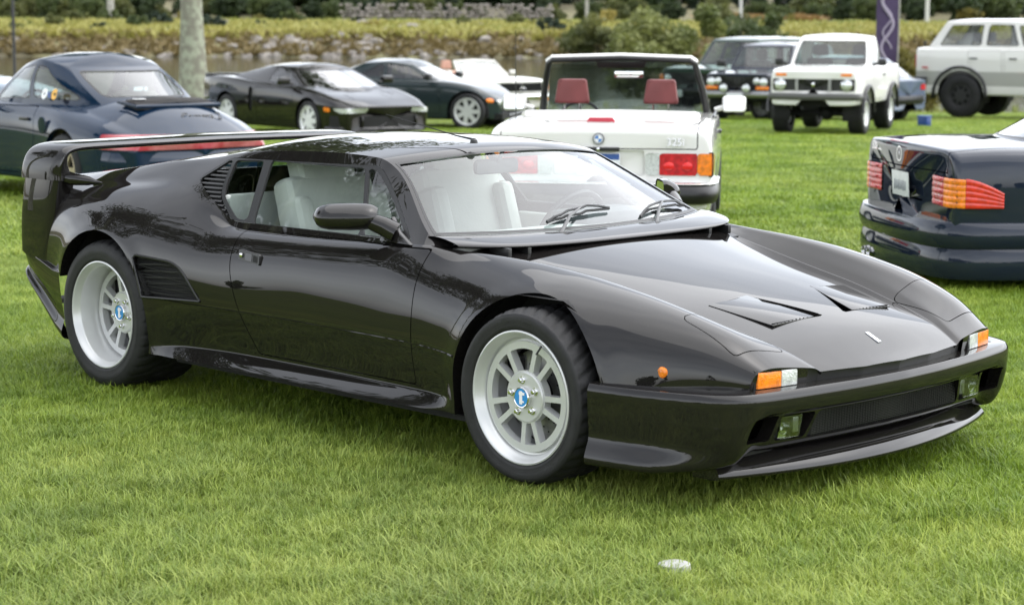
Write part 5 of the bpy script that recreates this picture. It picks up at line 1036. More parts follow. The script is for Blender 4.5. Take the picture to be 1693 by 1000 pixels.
# ---- boxy off-roaders
def offroader(name, label, loc, rz, mat, L=(.68, -3.7), W=.84, Tz=1.10, zsill=.50, roofz=1.72, wb=2.5, tr=.37, z=None, roofmat=None, cab=None, grp='cars parked on the lawn', tail=None):
    c = Car(name, label, 'car', loc, rz, mat, z=z, group=grp); x0, x1 = L
    c.body(x0=x0, x1=x1, W=[(x0, W-.07), (x0-.3, W-.01), (x1+.4, W), (x1, W-.04)], T=[(x0, Tz-.07), (x0-.6, Tz-.02), (x0-1.2, Tz), (x1, Tz)] if tail is None else tail, Cn=[(x0, .015), (x1, .02)], Mz=Tz-.28, sill=zsill, inset=.07, drop=.06, bow0=.03, bow1=.03, low_in=.02)
    c.WH = [(0, tr, W-.03), (-wb, tr, W-.03)]; c.arches(c.WH, .06); return c
# white pickup facing the camera
c = offroader('pickup_truck', 'white lifted compact pickup with black grille facing the camera', (-16.0, 22.3), -66, M_WHITE, (.62, -3.05), .80, 1.16, .52, wb=2.2, tr=.36)
c.cabin((-.40, -.55, .70, -1.1, .74, -1.55, .70, -1.62), (-.88, -.93, .60, -1.2, .62, -1.50, .60, -1.54), (1.12, 1.16, 1.16), (1.62, 1.66, 1.65), crown=.045, bulge=.02); cockpit(c, [(-.55, -.62), (-1.45, -.62), (-1.45, .62), (-.55, .62)], .8, .2)
c.window(f_ab([(-.5, .10), (.90, .10), (.90, .92), (-.5, .92)]), 'windscreen', trim=.03)
for sd in (-1, 1): c.window(f_ab([(1.15, .10), (1.30, .90), (2.5, .90), (2.6, .10)], sd), 'door_glass', trim=.03)
c.window(f_ab([(3.2, .15), (3.2, .85), (4.5, .85), (4.5, .15)], 0), 'rear_window', trim=.03)
cockpit(c, [(-1.75, -.66), (-2.98, -.66), (-2.98, .66), (-1.75, .66)], .8, .35)
m = MB(); m.box((-2.37, 0, .80), (1.3, 1.34, .03)); c.add(m, 'load_floor', M_GREYIN)
lens(c, [(-.70, .755), (-.70, .955), (.70, .955), (.70, .755)], .3, 1, 'grille', M_TRIM, -.012)
for y in (-.28, .28): m = MB(); m.box((.668, y, .855), (.02, .05, .19)); c.add(m, 'grille_divider', M_STEEL)
for y in (-.14, -.07, 0, .07, .14): m = MB(); m.box((.664, y, .855), (.012, .008, .18)); c.add(m, 'grille_bar', M_DARK)
m = MB(); m.box((.675, 0, .86), (.01, .05, .07), bev=.01); c.add(m, 'grille_badge', M_CHROME)
for s2 in (-1, 1): round_lamp(c, .668, s2*.565, .855, .088, 1); m = MB(); m.box((.645, s2*.555, 1.025), (.03, .19, .05), bev=.01); c.add(m, 'indicator', M_AMBER)
c.bar('front_bumper', pm('grey_bumper', (.09, .09, .085), .5), [(.35, -.80), (.62, -.78), (.74, 0), (.62, .78), (.35, .80)], .66, .11, .08)
for x in (0, -2.2):
    for sd in (-1, 1): m = MB(); m.tube([(x+.47*math.cos(a), sd*.81, .36+.47*math.sin(a)) for a in np.linspace(.05, math.pi-.05, 14)], .035, 6); c.add(m, 'wheel_arch_flare', M_TRIM)
doors(c, [(-.50, 1.10), (-.45, .60), (-1.45, .58), (-1.50, 1.12)], (-1.36, .81, 1.0)); c.seats((-1.15,), (-.35, .35), .62, M_DKIN); floor_pan(c, -.65, -1.5, .66, .6, M_DKIN); c.mirror(-.62, .90, 1.22, (.07, .15, .12), M_TRIM)
m = MB(); m.tube([(.0, -.7, .36), (0, .7, .36)], .05, 8); m.ball((0, .1, .36), .12); c.add(m, 'axle', M_DARK); m = MB(); m.tube([(-2.2, -.7, .36), (-2.2, .7, .36)], .05, 8); c.add(m, 'axle', M_DARK)
c.wheels(c.WH, .77, M_RIMW, ('spoke', 8), .21, .24); c.shadowbox(.4, -2.9, .5, .48, .62); c.finish()

# green estate off-roader and the dark blue one beside it
for nm, lab, loc, rz, mt, z, big in (('off_roader', 'dark green boxy off-roader with round headlamp behind the convertible windscreen', (-25.50, 30.72), -85, M_RRG, None, True), ('off_roader', 'dark blue off-roader with spotlights and orange indicators beside the white pickup', (-22.6, 28.6), -74, M_NAVY, None, False)):
    c = offroader(nm, lab, loc, rz, mt, (.62, -3.7), .84 if big else .80, 1.12 if big else 1.08, .48, wb=2.54, tr=.36, z=z); c.root.scale = (1.08,)*3 if big else (1,)*3
    c.cabin((-.48, -.60, .70, -2.0, .74, -3.55, .70, -3.65), (-.98, -1.04, .60, -2.0, .63, -3.30, .60, -3.36), (1.09, 1.12, 1.12), (1.66, 1.69, 1.66) if big else (1.60, 1.63, 1.60), crown=.04, bulge=.02); cockpit(c, [(-.6, -.62), (-3.5, -.62), (-3.5, .62), (-.6, .62)], .8, .2)
    c.window(f_ab([(-.5, .08), (.92, .08), (.92, .93), (-.5, .93)]), 'windscreen', trim=.03)
    for sd in (-1, 1):
        for a, b_ in ((1.12, 1.62), (1.68, 2.22), (2.28, 2.88)): c.window(f_ab([(a, .08), (a+.04, .92), (b_, .92), (b_, .08)], sd), 'side_window', trim=.025)
    c.window(f_ab([(3.1, .1), (3.1, .9), (4.5, .9), (4.5, .1)], 0), 'rear_window', trim=.03)
    lens(c, [(-.78, .70), (-.78, .96), (.78, .96), (.78, .70)], .3, 1, 'grille', M_TRIM, -.01)
    for k in range(9): y = -.40+k*.10; m = MB(); m.box((.655, y, .83), (.012, .03, .22)); c.add(m, 'grille_bar', M_DARK)
    for s2 in (-1, 1):
        round_lamp(c, .668, s2*.60, .84, .095, 1, ring=M_TRIM); m = MB(); m.box((.655, s2*.765, .84), (.04, .10, .16), bev=.01)
        if big: c.add(m, 'indicator', M_AMBER)
        else:
            m.bm.free(); round_lamp(c, .668, s2*.44, .86, .075, 1, ring=M_TRIM); m = MB(); m.box((.665, s2*.58, .715), (.04, .28, .07), bev=.01); c.add(m, 'indicator', M_AMBER); round_lamp(c, .80, s2*.26, .71, .09, 1, 'spotlight', ring=M_TRIM)
    c.bar('front_bumper', M_TRIM if big else M_STEEL, [(.30, -.85), (.62, -.82), (.74, 0), (.62, .82), (.30, .85)], .58, .14, .10); c.plate(.80, 0 if not big else -.3, .53, .36, .15, 1)
    doors(c, [(-.55, 1.06), (-.50, .56), (-1.55, .54), (-1.60, 1.08)]); c.seats((-1.3,), (-.37, .37), .60, M_SOFT); floor_pan(c, -.7, -3.4, .70, .58, M_DKIN); c.mirror(-.65, .95, 1.20, (.07, .20, .15), M_TRIM)
    c.wheels(c.WH, .81, M_STEEL, ('hole', 10), .2, .22); c.shadowbox(.4, -3.5, .55, .42, .58); c.finish()

# pale blue hatchback behind the pickup
c = Car('hatchback', 'pale blue hatchback half hidden behind the white pickup', 'car', (-22.75, 29.95), 184, paint('slate_blue_paint', (.13, .16, .22)), z=None, group='cars parked on the lawn')
c.body(x0=.75, x1=-3.15, W=[(.75, .70), (.3, .82), (-2.5, .83), (-3.15, .76)], T=[(.75, .66), (.2, .84), (-.5, .94), (-2.4, .98), (-3.15, .93)], Cn=[(.75, .02), (-3.15, .02)], Mz=.66, sill=.30, inset=.09, drop=.07)
WH = [(0, .32, .79), (-2.45, .32, .79)]; c.arches(WH, .05)
c.cabin((-.35, -.60, .72, -1.5, .75, -2.9, .66, -3.1), (-1.0, -1.08, .56, -1.6, .60, -2.35, .54, -2.45), (.93, .97, .97), (1.36, 1.40, 1.36), crown=.04, bulge=.02); cockpit(c, [(-.5, -.62), (-2.7, -.62), (-2.7, .62), (-.5, .62)])
for sd in (-1, 1):
    c.window(f_ab([(1.12, .08), (1.28, .9), (1.95, .9), (1.98, .08)], sd), 'door_glass', trim=.02); c.window(f_ab([(2.05, .08), (2.03, .9), (2.5, .88), (2.85, .10)], sd), 'quarter_glass', trim=.02)
c.window(f_ab([(-.5, .06), (.92, .06), (.92, .92), (-.5, .92)]), 'windscreen', trim=.025); c.window(f_ab([(3.1, .08), (3.1, .92), (4.5, .92), (4.5, .08)], 0), 'rear_window', trim=.03)
for s2 in (-1, 1): lens(c, [(s2*.50, .72), (s2*.50, .84), (s2*.80, .84), (s2*.80, .72)], -2.9, -1, 'tail_lens', M_RED, .006)
c.bar('rear_bumper', M_TRIM, [(-2.70, -.84), (-3.05, -.80), (-3.26, -.4), (-3.29, 0), (-3.26, .4), (-3.05, .80), (-2.70, .84)], .52, .17, .1)
doors(c, [(-.55, .90), (-.50, .36), (-1.65, .34), (-1.70, .92)]); c.seats((-1.3,), (-.36, .36), .36, M_DKIN); floor_pan(c, -.7, -2.6, .70, .36, M_DKIN); c.wheels(WH, .79, M_ALLOY, ('spoke', 9), .21, .2); c.shadowbox(.5, -2.9, .6, .28, .4); c.finish()

# white lifted estate with big tyres at the right edge
c = offroader('off_roader', 'white lifted estate off-roader on huge black tyres at the right edge', (-17.68, 35.0), 8.4, M_LCW, (.72, -3.72), .86, 1.42, .47, wb=2.73, tr=.455); c.root.scale = (1.11, 1.11, 1.10)
c.cabin((-.55, -.68, .74, -2.0, .78, -3.50, .74, -3.60), (-1.02, -1.08, .66, -2.0, .69, -3.12, .66, -3.18), (1.40, 1.42, 1.42), (1.96, 1.99, 1.97), crown=.04, bulge=.02); cockpit(c, [(-.7, -.66), (-3.4, -.66), (-3.4, .66), (-.7, .66)], .9, .2)
c.window(f_ab([(-.5, .08), (.92, .08), (.92, .93), (-.5, .93)]), 'windscreen', trim=.03)
for sd in (-1, 1):
    for a, b_ in ((1.12, 1.55), (1.62, 2.15), (2.22, 2.85)): c.window(f_ab([(a, .10), (a+.03, .86), (b_, .86), (b_, .10)], sd), 'side_window', glass('clear_side', (.72, .76, .74)), trim=.02)
c.window(f_ab([(3.1, .1), (3.1, .9), (4.5, .9), (4.5, .1)], 0), 'rear_window', MATS['clear_side'], trim=.03)
for sd in (-1, 1):
    c.panel(f_side([(-3.9, .95), (-3.9, .66), (.9, .66), (.9, .95)], sd), 'lower_stripe', pm('grey_stripe', (.36, .36, .33), .35, 0, .6), gap=0, depth=0)
    m = MB(); m.box((-3.50, sd*.875, 1.02), (.13, .02, .035), bev=.008); c.add(m, 'side_reflector', M_RED); m = MB(); m.box((-3.55, sd*.80, 1.52), (.05, .03, .10), bev=.01); c.add(m, 'vent_cover', M_TRIM)
    m = MB(); m.tube([(-2.73+.57*math.cos(a), sd*.87, .50+.54*math.sin(a)) for a in np.linspace(-.1, math.pi+.1, 16)], .032, 6); c.add(m, 'wheel_arch_flare', M_TRIM)
    m = MB(); m.prism([(-3.32, sd*.86, .62), (-3.36, sd*.86, .38), (-3.36, sd*.62, .38), (-3.32, sd*.62, .62)], (-.01, 0, 0)); c.add(m, 'mud_flap', M_TRIM)
    m = MB(); m.box((-3.75, sd*.74, 1.15), (.03, .10, .26), bev=.01); c.add(m, 'tail_light', M_RED)
c.bar('rear_bumper', M_TRIM, [(-3.45, -.88), (-3.70, -.86), (-3.86, -.5), (-3.88, 0), (-3.86, .5), (-3.70, .86), (-3.45, .88)], .76, .13, .10)
doors(c, [(-.75, 1.38), (-.70, .80), (-1.75, .78), (-1.80, 1.38)], (-1.6, .865, 1.22)); doors(c, [(-1.86, 1.38), (-1.82, .80), (-2.30, .78), (-2.55, 1.10), (-2.58, 1.38)], (-2.45, .865, 1.22)); c.seats((-1.4, -2.3), (-.38, .38), .85, M_SOFT); floor_pan(c, -.8, -3.4, .74, .80, M_SOFT)
m = MB(); m.tube([(-2.73, -.7, .45), (-2.73, .7, .45)], .07, 10); m.ball((-2.73, .05, .45), .17); c.add(m, 'rear_axle', M_DARK)
c.wheels(c.WH, .85, pm('black_rim', (.02, .02, .02), .5), ('hole', 8), .24, .30); c.shadowbox(.4, -3.5, .55, .60, .85); c.finish()

# white saloon glimpsed at the left edge and a silver roof beyond the blue coupe
for nm, lab, loc, rz, mt in (('saloon', 'white saloon cut off by the left edge behind the blue coupe', (-26.6, 7.4), 40, M_WHITE), ('saloon', 'silver saloon almost hidden behind the roof of the blue coupe', (-27.2, 13.2), 40, M_SILV)):
    c = Car(nm, lab, 'car', loc, rz, mt)
    c.body(x0=.8, x1=-3.6, W=[(.8, .74), (.3, .85), (-2.8, .86), (-3.6, .78)], T=[(.8, .66), (.2, .82), (-.5, .92), (-2.6, .95), (-3.6, .92)], Cn=[(.8, .02), (-3.6, .02)], Mz=.62, sill=.24, inset=.10, drop=.07)
    WH = [(0, .32, .82), (-2.7, .32, .82)]; c.arches(WH)
    c.cabin((-.35, -.65, .72, -1.6, .76, -2.7, .66, -3.0), (-1.05, -1.15, .56, -1.6, .60, -2.2, .54, -2.3), (.91, .95, .96), (1.34, 1.38, 1.34), crown=.04); cockpit(c, [(-.5, -.62), (-2.5, -.62), (-2.5, .62), (-.5, .62)])
    c.window(f_ab([(-.5, .06), (.92, .06), (.92, .92), (-.5, .92)]), 'windscreen', trim=.025); c.window(f_ab([(3.1, .08), (3.1, .92), (4.5, .92), (4.5, .08)], 0), 'rear_window', trim=.03)
    for sd in (-1, 1): c.window(f_ab([(1.12, .08), (1.28, .9), (1.95, .9), (1.98, .08)], sd), 'door_glass', trim=.02); c.window(f_ab([(2.05, .08), (2.03, .9), (2.5, .88), (2.75, .10)], sd), 'door_glass', trim=.02)
    c.seats((-1.3,), (-.36, .36), .34, M_DKIN); floor_pan(c, -.7, -2.5, .72, .32, M_DKIN); c.wheels(WH, .82, M_ALLOY, ('spoke', 10), .21, .2); c.mirror(-.75, .95, 1.0); c.shadowbox(.5, -3.3, .62, .24, .36); c.finish()
# ================================================================== lawn, pond, far bank, trees
def at(D, lat, z=None):
    x = CAM_LOC[0]+FWD[0]*D+RGT[0]*lat; y = CAM_LOC[1]+FWD[1]*D+RGT[1]*lat
    return (x, y, float(ground_z(x, y)) if z is None else z)
_gz_near = ground_z
def ground_z(x, y):
    """lawn falling gently to a pond, then the far bank"""
    x = np.asarray(x, float); y = np.asarray(y, float); D = (x-CAM_LOC[0])*FWD[0]+(y-CAM_LOC[1])*FWD[1]
    zf = np.interp(D, [145, 156, 161, 185, 205, 230, 300, 700], [-2.4, -1.25, .35, 1.30, 1.9, 3.6, 9., 16.])
    return np.where(D < 66, _gz_near(x, y), np.where(D < 145, -2.4, zf)) if D.ndim else float(_gz_near(x, y) if D < 66 else (-2.4 if D < 145 else zf))
# --- grass material shared by ground and blades
def grass_mat(name, blades):
    m = bpy.data.materials.new(name); m.use_nodes = True; t = m.node_tree; b = t.nodes['Principled BSDF']; N = t.nodes.new; L = t.links.new
    g = N('ShaderNodeNewGeometry'); n1 = N('ShaderNodeTexNoise'); n1.inputs['Scale'].default_value = .9; n1.inputs['Detail'].default_value = 6; n1.inputs['Roughness'].default_value = .65
    n2 = N('ShaderNodeTexNoise'); n2.inputs['Scale'].default_value = .16; n2.inputs['Detail'].default_value = 4
    n3 = N('ShaderNodeTexNoise'); n3.inputs['Scale'].default_value = 9.; n3.inputs['Detail'].default_value = 3
    for n in (n1, n2, n3): L(g.outputs['Position'], n.inputs['Vector'])
    r1 = N('ShaderNodeValToRGB'); e = r1.color_ramp.elements; e[0].position = .30; e[0].color = (.14, .235, .015, 1); e[1].position = .68; e[1].color = (.42, .50, .088, 1)
    x = r1.color_ramp.elements.new(.5); x.color = (.26, .37, .033, 1)
    L(n1.outputs['Fac'], r1.inputs[0])
    r2 = N('ShaderNodeValToRGB'); e = r2.color_ramp.elements; e[0].position = .40; e[0].color = (0, 0, 0, 1); e[1].position = .70; e[1].color = (1, 1, 1, 1); L(n2.outputs['Fac'], r2.inputs[0])
    mx = N('ShaderNodeMix'); mx.data_type = 'RGBA'; mx.inputs[7].default_value = (.40, .43, .16, 1); mu = N('ShaderNodeMath'); mu.operation = 'MULTIPLY'; mu.inputs[1].default_value = .55
    L(r2.outputs[0], mu.inputs[0]); L(mu.outputs[0], mx.inputs[0]); L(r1.outputs[0], mx.inputs[6]); out = mx.outputs[2]
    if blades:
        oi = N('ShaderNodeObjectInfo'); at_ = N('ShaderNodeAttribute'); at_.attribute_name = 'tone'
        ad = N('ShaderNodeMath'); ad.operation = 'ADD'; ad.use_clamp = True; L(oi.outputs['Random'], ad.inputs[0]); L(at_.outputs['Fac'], ad.inputs[1])
        r3 = N('ShaderNodeValToRGB'); e = r3.color_ramp.elements; e[0].position = .0; e[0].color = (.50, .60, .42, 1); e[1].position = 1.; e[1].color = (1.6, 1.42, 1.6, 1)
        x = r3.color_ramp.elements.new(.55); x.color = (1.0, 1.0, .95, 1); hm = N('ShaderNodeMath'); hm.operation = 'MULTIPLY'; hm.inputs[1].default_value = .62; L(ad.outputs[0], hm.inputs[0]); L(hm.outputs[0], r3.inputs[0])
        m2 = N('ShaderNodeMix'); m2.data_type = 'RGBA'; m2.blend_type = 'MULTIPLY'; m2.inputs[0].default_value = 1; L(out, m2.inputs[6]); L(r3.outputs[0], m2.inputs[7]); out = m2.outputs[2]
        tr = N('ShaderNodeBsdfTranslucent'); L(out, tr.inputs[0]); ms = N('ShaderNodeMixShader'); ms.inputs[0].default_value = .32; L(b.outputs[0], ms.inputs[1]); L(tr.outputs[0], ms.inputs[2]); L(ms.outputs[0], t.nodes['Material Output'].inputs[0])
        b.inputs['Roughness'].default_value = .42; b.inputs['Specular IOR Level'].default_value = .35
    else:
        m2 = N('ShaderNodeMix'); m2.data_type = 'RGBA'; m2.blend_type = 'MULTIPLY'; m2.inputs[0].default_value = 1; r3 = N('ShaderNodeValToRGB'); r3.color_ramp.elements[0].position = .3; r3.color_ramp.elements[0].color = (.16, .17, .13, 1); r3.color_ramp.elements[1].position = .75; r3.color_ramp.elements[1].color = (.50, .50, .42, 1); L(n3.outputs['Fac'], r3.inputs[0]); L(out, m2.inputs[6]); L(r3.outputs[0], m2.inputs[7]); out = m2.outputs[2]
        b.inputs['Roughness'].default_value = .9; b.inputs['Specular IOR Level'].default_value = .1
        bp = N('ShaderNodeBump'); bp.inputs['Distance'].default_value = .03; bp.inputs['Strength'].default_value = .8; L(n3.outputs['Fac'], bp.inputs['Height']); L(bp.outputs[0], b.inputs['Normal'])
    L(out, b.inputs['Base Color']); return m
M_LAWN = grass_mat('lawn_ground', False); M_BLADE = grass_mat('grass_blade', True)
Ds = np.array([-300, -150, -80, -40, -20, -8, 0, 5, 9.5]+list(np.arange(12, 58, 2.))+[58, 59, 60, 61, 62, 63, 64, 65, 66, 70, 100, 145, 150, 156, 158, 161, 165, 175, 185, 195, 205, 218, 230, 260, 300, 400, 700]); Ls = np.array([-500, -300, -200, -120, -80, -50, -30, -20, -12, -6, 0, 6, 12, 20, 30, 50, 80, 120, 200, 300, 500.])
GX = CAM_LOC[0]+FWD[0]*Ds[:, None]+RGT[0]*Ls[None]; GY = CAM_LOC[1]+FWD[1]*Ds[:, None]+RGT[1]*Ls[None]
M_BANK = pm('bank_earth', (.10, .085, .05), .95, tint2=(.20, .19, .09), scale=.35, bump=.6, bscale=3)
for nm, sel, mt in (('lawn', Ds <= 145, M_LAWN), ('far_bank', Ds >= 145, M_BANK)):
    gs = Surf.grid(np.stack([GX[sel], GY[sel], ground_z(GX[sel], GY[sel])-.006], 2)); gs.N *= np.sign(gs.N[:, 2:3]); gs.T = gs.T if np.cross(gs.V[gs.T[0, 1]]-gs.V[gs.T[0, 0]], gs.V[gs.T[0, 2]]-gs.V[gs.T[0, 0]])[2] > 0 else gs.T[:, ::-1]
    gs.obj(nm, mt, None, kind='structure')
# --- pond
mw = bpy.data.materials.new('pond_water'); mw.use_nodes = True; t = mw.node_tree; b = t.nodes['Principled BSDF']; b.inputs['Base Color'].default_value = (.030, .030, .014, 1); b.inputs['Roughness'].default_value = .08; b.inputs['IOR'].default_value = 1.33
g = t.nodes.new('ShaderNodeNewGeometry'); n = t.nodes.new('ShaderNodeTexNoise'); n.inputs['Scale'].default_value = 1.6; n.inputs['Detail'].default_value = 3; bp = t.nodes.new('ShaderNodeBump'); bp.inputs['Strength'].default_value = .25; bp.inputs['Distance'].default_value = .05
t.links.new(g.outputs['Position'], n.inputs['Vector']); t.links.new(n.outputs['Fac'], bp.inputs['Height']); t.links.new(bp.outputs[0], b.inputs['Normal'])
m = MB(); m.bm.faces.new([m.bm.verts.new(at(D, l, -1.18)) for D, l in ((57, -400), (57, 400), (158, 400), (158, -400))]); m.build('pond_water', mw, None, kind='structure')

# --- grass blades: clumps scattered by geometry nodes
def clump(name, nb, rad, h0, h1, wid, dt=0.):
    V, F, tone = [], [], []
    for i in range(nb):
        a = random.random()*2*math.pi; r = rad*math.sqrt(random.random()); x, y = r*math.cos(a), r*math.sin(a); h = random.uniform(h0, h1)*(1.15-.4*r/rad); d = random.random()*2*math.pi; ln = random.uniform(.25, 1.5)*h; w = wid*random.uniform(.7, 1.3); tn = random.uniform(-.25, .35)+dt
        px, py = -math.sin(d)*w/2, math.cos(d)*w/2; k = len(V)
        for q, f in ((0, 1), (.45, .85), (.8, .55)):
            ox, oy, oz = math.cos(d)*ln*q*q, math.sin(d)*ln*q*q, h*(q-.22*q*q*(ln/h))
            V += [(x+ox-px*f, y+oy-py*f, oz), (x+ox+px*f, y+oy+py*f, oz)]
        V.append((x+math.cos(d)*ln, y+math.sin(d)*ln, h*(1-.22*ln/h))); F += [(k, k+1, k+3, k+2), (k+2, k+3, k+5, k+4), (k+4, k+5, k+6)]; tone += [tn]*7
    me = bpy.data.meshes.new(name); me.from_pydata(V, [], F); at_ = me.attributes.new('tone', 'FLOAT', 'POINT'); at_.data.foreach_set('value', tone); me.materials.append(M_BLADE)
    for p in me.polygons: p.use_smooth = True
    return bpy.data.objects.new(name, me)
def scatter(name, label, D0, D1, lat, density, coll, smin, smax, nseed, noise=1.3):
    Dq = np.linspace(D0, D1, 24); lq = np.linspace(-1, 1, 14); wd = np.interp(Dq, [D0, D1], lat)
    X = CAM_LOC[0]+FWD[0]*Dq[:, None]+RGT[0]*lq[None]*wd[:, None]; Y = CAM_LOC[1]+FWD[1]*Dq[:, None]+RGT[1]*lq[None]*wd[:, None]
    S = Surf.grid(np.stack([X, Y, ground_z(X, Y)-.005], 2)); o = S.obj(name, M_LAWN, None, kind='stuff', label=label, category='grass')
    ng = bpy.data.node_groups.new(name+'_nodes', 'GeometryNodeTree'); ng.interface.new_socket('Geometry', in_out='INPUT', socket_type='NodeSocketGeometry'); ng.interface.new_socket('Geometry', in_out='OUTPUT', socket_type='NodeSocketGeometry')
    N, L = ng.nodes.new, ng.links.new; gi, go = N('NodeGroupInput'), N('NodeGroupOutput'); dp = N('GeometryNodeDistributePointsOnFaces'); dp.inputs['Density'].default_value = density; dp.inputs['Seed'].default_value = nseed
    ci = N('GeometryNodeCollectionInfo'); ci.inputs[0].default_value = coll; ci.inputs['Separate Children'].default_value = True; ci.inputs['Reset Children'].default_value = True
    ip = N('GeometryNodeInstanceOnPoints'); ip.inputs['Pick Instance'].default_value = True
    rv = N('FunctionNodeRandomValue'); rv.data_type = 'FLOAT_VECTOR'; rv.inputs[0].default_value = (-.12, -.12, 0); rv.inputs[1].default_value = (.12, .12, 6.283)
    rs = N('FunctionNodeRandomValue'); rs.data_type = 'FLOAT'; rs.inputs[2].default_value = smin; rs.inputs[3].default_value = smax
    nt = N('ShaderNodeTexNoise'); nt.inputs['Scale'].default_value = noise; nt.inputs['Detail'].default_value = 4; mr = N('ShaderNodeMapRange'); mr.inputs[1].default_value = .3; mr.inputs[2].default_value = .7; mr.inputs[3].default_value = .62; mr.inputs[4].default_value = 1.35
    mu = N('ShaderNodeMath'); mu.operation = 'MULTIPLY'
    L(gi.outputs[0], dp.inputs[0]); L(dp.outputs['Points'], ip.inputs['Points']); L(ci.outputs[0], ip.inputs['Instance']); L(rv.outputs[0], ip.inputs['Rotation']); L(nt.outputs[0], mr.inputs[0]); L(mr.outputs[0], mu.inputs[0]); L(rs.outputs[1], mu.inputs[1]); L(mu.outputs[0], ip.inputs['Scale']); L(ip.outputs[0], go.inputs[0])
    md = o.modifiers.new('scatter', 'NODES'); md.node_group = ng; return o
CG_ = bpy.data.collections.new('grass_clumps'); CF_ = bpy.data.collections.new('grass_clumps_far')
for k in range(6): CG_.objects.link(clump('grass_clump', 64, .062, .016, .050, .0027))
for k in range(2): CG_.objects.link(clump('grass_clump_tall', 26, .075, .035, .070, .0026))
CG_.objects.link(clump('grass_clump_straw', 30, .075, .02, .055, .0024, .9)); CG_.objects.link(clump('grass_clump_dark', 50, .06, .02, .06, .0034, -.5))
for k in range(4): CF_.objects.link(clump('grass_tuft', 46, .12, .02, .055, .007))
scatter('near_grass', 'short mown lawn grass around the black sports car', 4.2, 13.5, (1.5, 4.6), 620, CG_, .75, 1.25, 1)
scatter('far_grass', 'lawn grass between the parked cars', 13.5, 59, (4.6, 16.), 62, CF_, .8, 1.4, 2, .5)

# --- leaves and trees
def leaf_mat(name, c1, c2, transl=.35):
    m = bpy.data.materials.new(name); m.use_nodes = True; t = m.node_tree; b = t.nodes['Principled BSDF']; g = t.nodes.new('ShaderNodeNewGeometry'); n = t.nodes.new('ShaderNodeTexNoise'); n.inputs['Scale'].default_value = .7; n.inputs['Detail'].default_value = 6
    r = t.nodes.new('ShaderNodeValToRGB'); r.color_ramp.elements[0].position = .33; r.color_ramp.elements[1].position = .68; r.color_ramp.elements[0].color = (*c1, 1); r.color_ramp.elements[1].color = (*c2, 1)
    t.links.new(g.outputs['Position'], n.inputs['Vector']); t.links.new(n.outputs['Fac'], r.inputs[0]); t.links.new(r.outputs[0], b.inputs['Base Color']); b.inputs['Roughness'].default_value = .55
    tr = t.nodes.new('ShaderNodeBsdfTranslucent'); ms = t.nodes.new('ShaderNodeMixShader'); ms.inputs[0].default_value = transl; t.links.new(r.outputs[0], tr.inputs[0]); t.links.new(b.outputs[0], ms.inputs[1]); t.links.new(tr.outputs[0], ms.inputs[2]); t.links.new(ms.outputs[0], t.nodes['Material Output'].inputs[0])
    return m
LEAF = [leaf_mat('leaf_dark', (.022, .040, .014), (.055, .085, .025)), leaf_mat('leaf_mid', (.045, .070, .018), (.10, .13, .035)), leaf_mat('leaf_yellow', (.12, .12, .025), (.24, .20, .045)), leaf_mat('leaf_conifer', (.012, .028, .014), (.030, .050, .022), .15), leaf_mat('leaf_olive', (.07, .09, .025), (.16, .17, .05))]
BARK = pm('bark', (.10, .085, .065), .9, var=.4, scale=6, bump=.8, bscale=25); BARKP = pm('lichen_bark', (.22, .21, .165), .95, tint2=(.34, .36, .27), scale=7, bump=1., bscale=22, contrast=(.42, .6))
def crown_mesh(name, n, rad, nclump, leaf, mat, seed, shape='round', flat=.8):
    g = np.random.default_rng(seed); cl = g.normal(size=(nclump, 3)); cl /= np.linalg.norm(cl, axis=1)[:, None]; cl *= (g.random(nclump)**.45)[:, None]*np.array(rad)*.82
    if shape == 'cone': hh = g.random(nclump); an = g.random(nclump)*6.283; rr = (1-hh)*(.55+.45*g.random(nclump)); cl = np.stack([rr*rad[0]*np.cos(an), rr*rad[1]*np.sin(an), (hh*2-1)*rad[2]], 1)
    idx = g.integers(0, nclump, n); cr = (.20+.16*g.random(nclump))*min(rad[:2])*(1.0 if shape != 'cone' else .75)
    off = g.normal(size=(n, 3)); off /= np.linalg.norm(off, axis=1)[:, None]; off *= (g.random(n)**.5*cr[idx])[:, None]*np.array([1, 1, flat]); C0 = cl[idx]+off
    a = g.normal(size=(n, 3)); a /= np.linalg.norm(a, axis=1)[:, None]; b = np.cross(a, g.normal(size=(n, 3))); b /= np.linalg.norm(b, axis=1)[:, None]; s = leaf*(.6+.8*g.random(n))[:, None]
    V = np.stack([C0-a*s, C0+b*s*.45, C0+a*s, C0-b*s*.45], 1).reshape(-1, 3); me = bpy.data.meshes.new(name); me.vertices.add(4*n); me.vertices.foreach_set('co', V.astype(np.float32).ravel()); me.loops.add(4*n); me.loops.foreach_set('vertex_index', np.arange(4*n, dtype=np.int32)); me.polygons.add(n); me.polygons.foreach_set('loop_start', np.arange(0, 4*n, 4, dtype=np.int32)); me.update(calc_edges=True); me.materials.append(mat); return me, cl
def trunk_mesh(name, h, r, mat, limbs, seed, cz, rad, bend=.3):
    rnd = random.Random(seed); m = MB(); pts = [Vector((bend*math.sin(q*2.1+seed)*q, bend*math.cos(q*1.7+seed)*q*.6, h*q)) for q in np.linspace(0, 1, 9)]; m.tube(pts, [r*(1.35 if i == 0 else 1.08 if i == 1 else 1-.07*i) for i in range(9)], 14)
    for L_ in limbs:
        q = rnd.uniform(.45, .95); p = Vector((bend*math.sin(q*2.1+seed)*q, bend*math.cos(q*1.7+seed)*q*.6, h*q)); e = Vector(L_)+Vector((0, 0, cz)); mid = (p+e)/2+Vector((0, 0, -.08*(e-p).length)); m.tube([p, mid, e], [r*.42, r*.25, r*.07], 7)
    me_o = m.build(name, mat, None, 60); me = me_o.data; bpy.data.objects.remove(me_o); return me
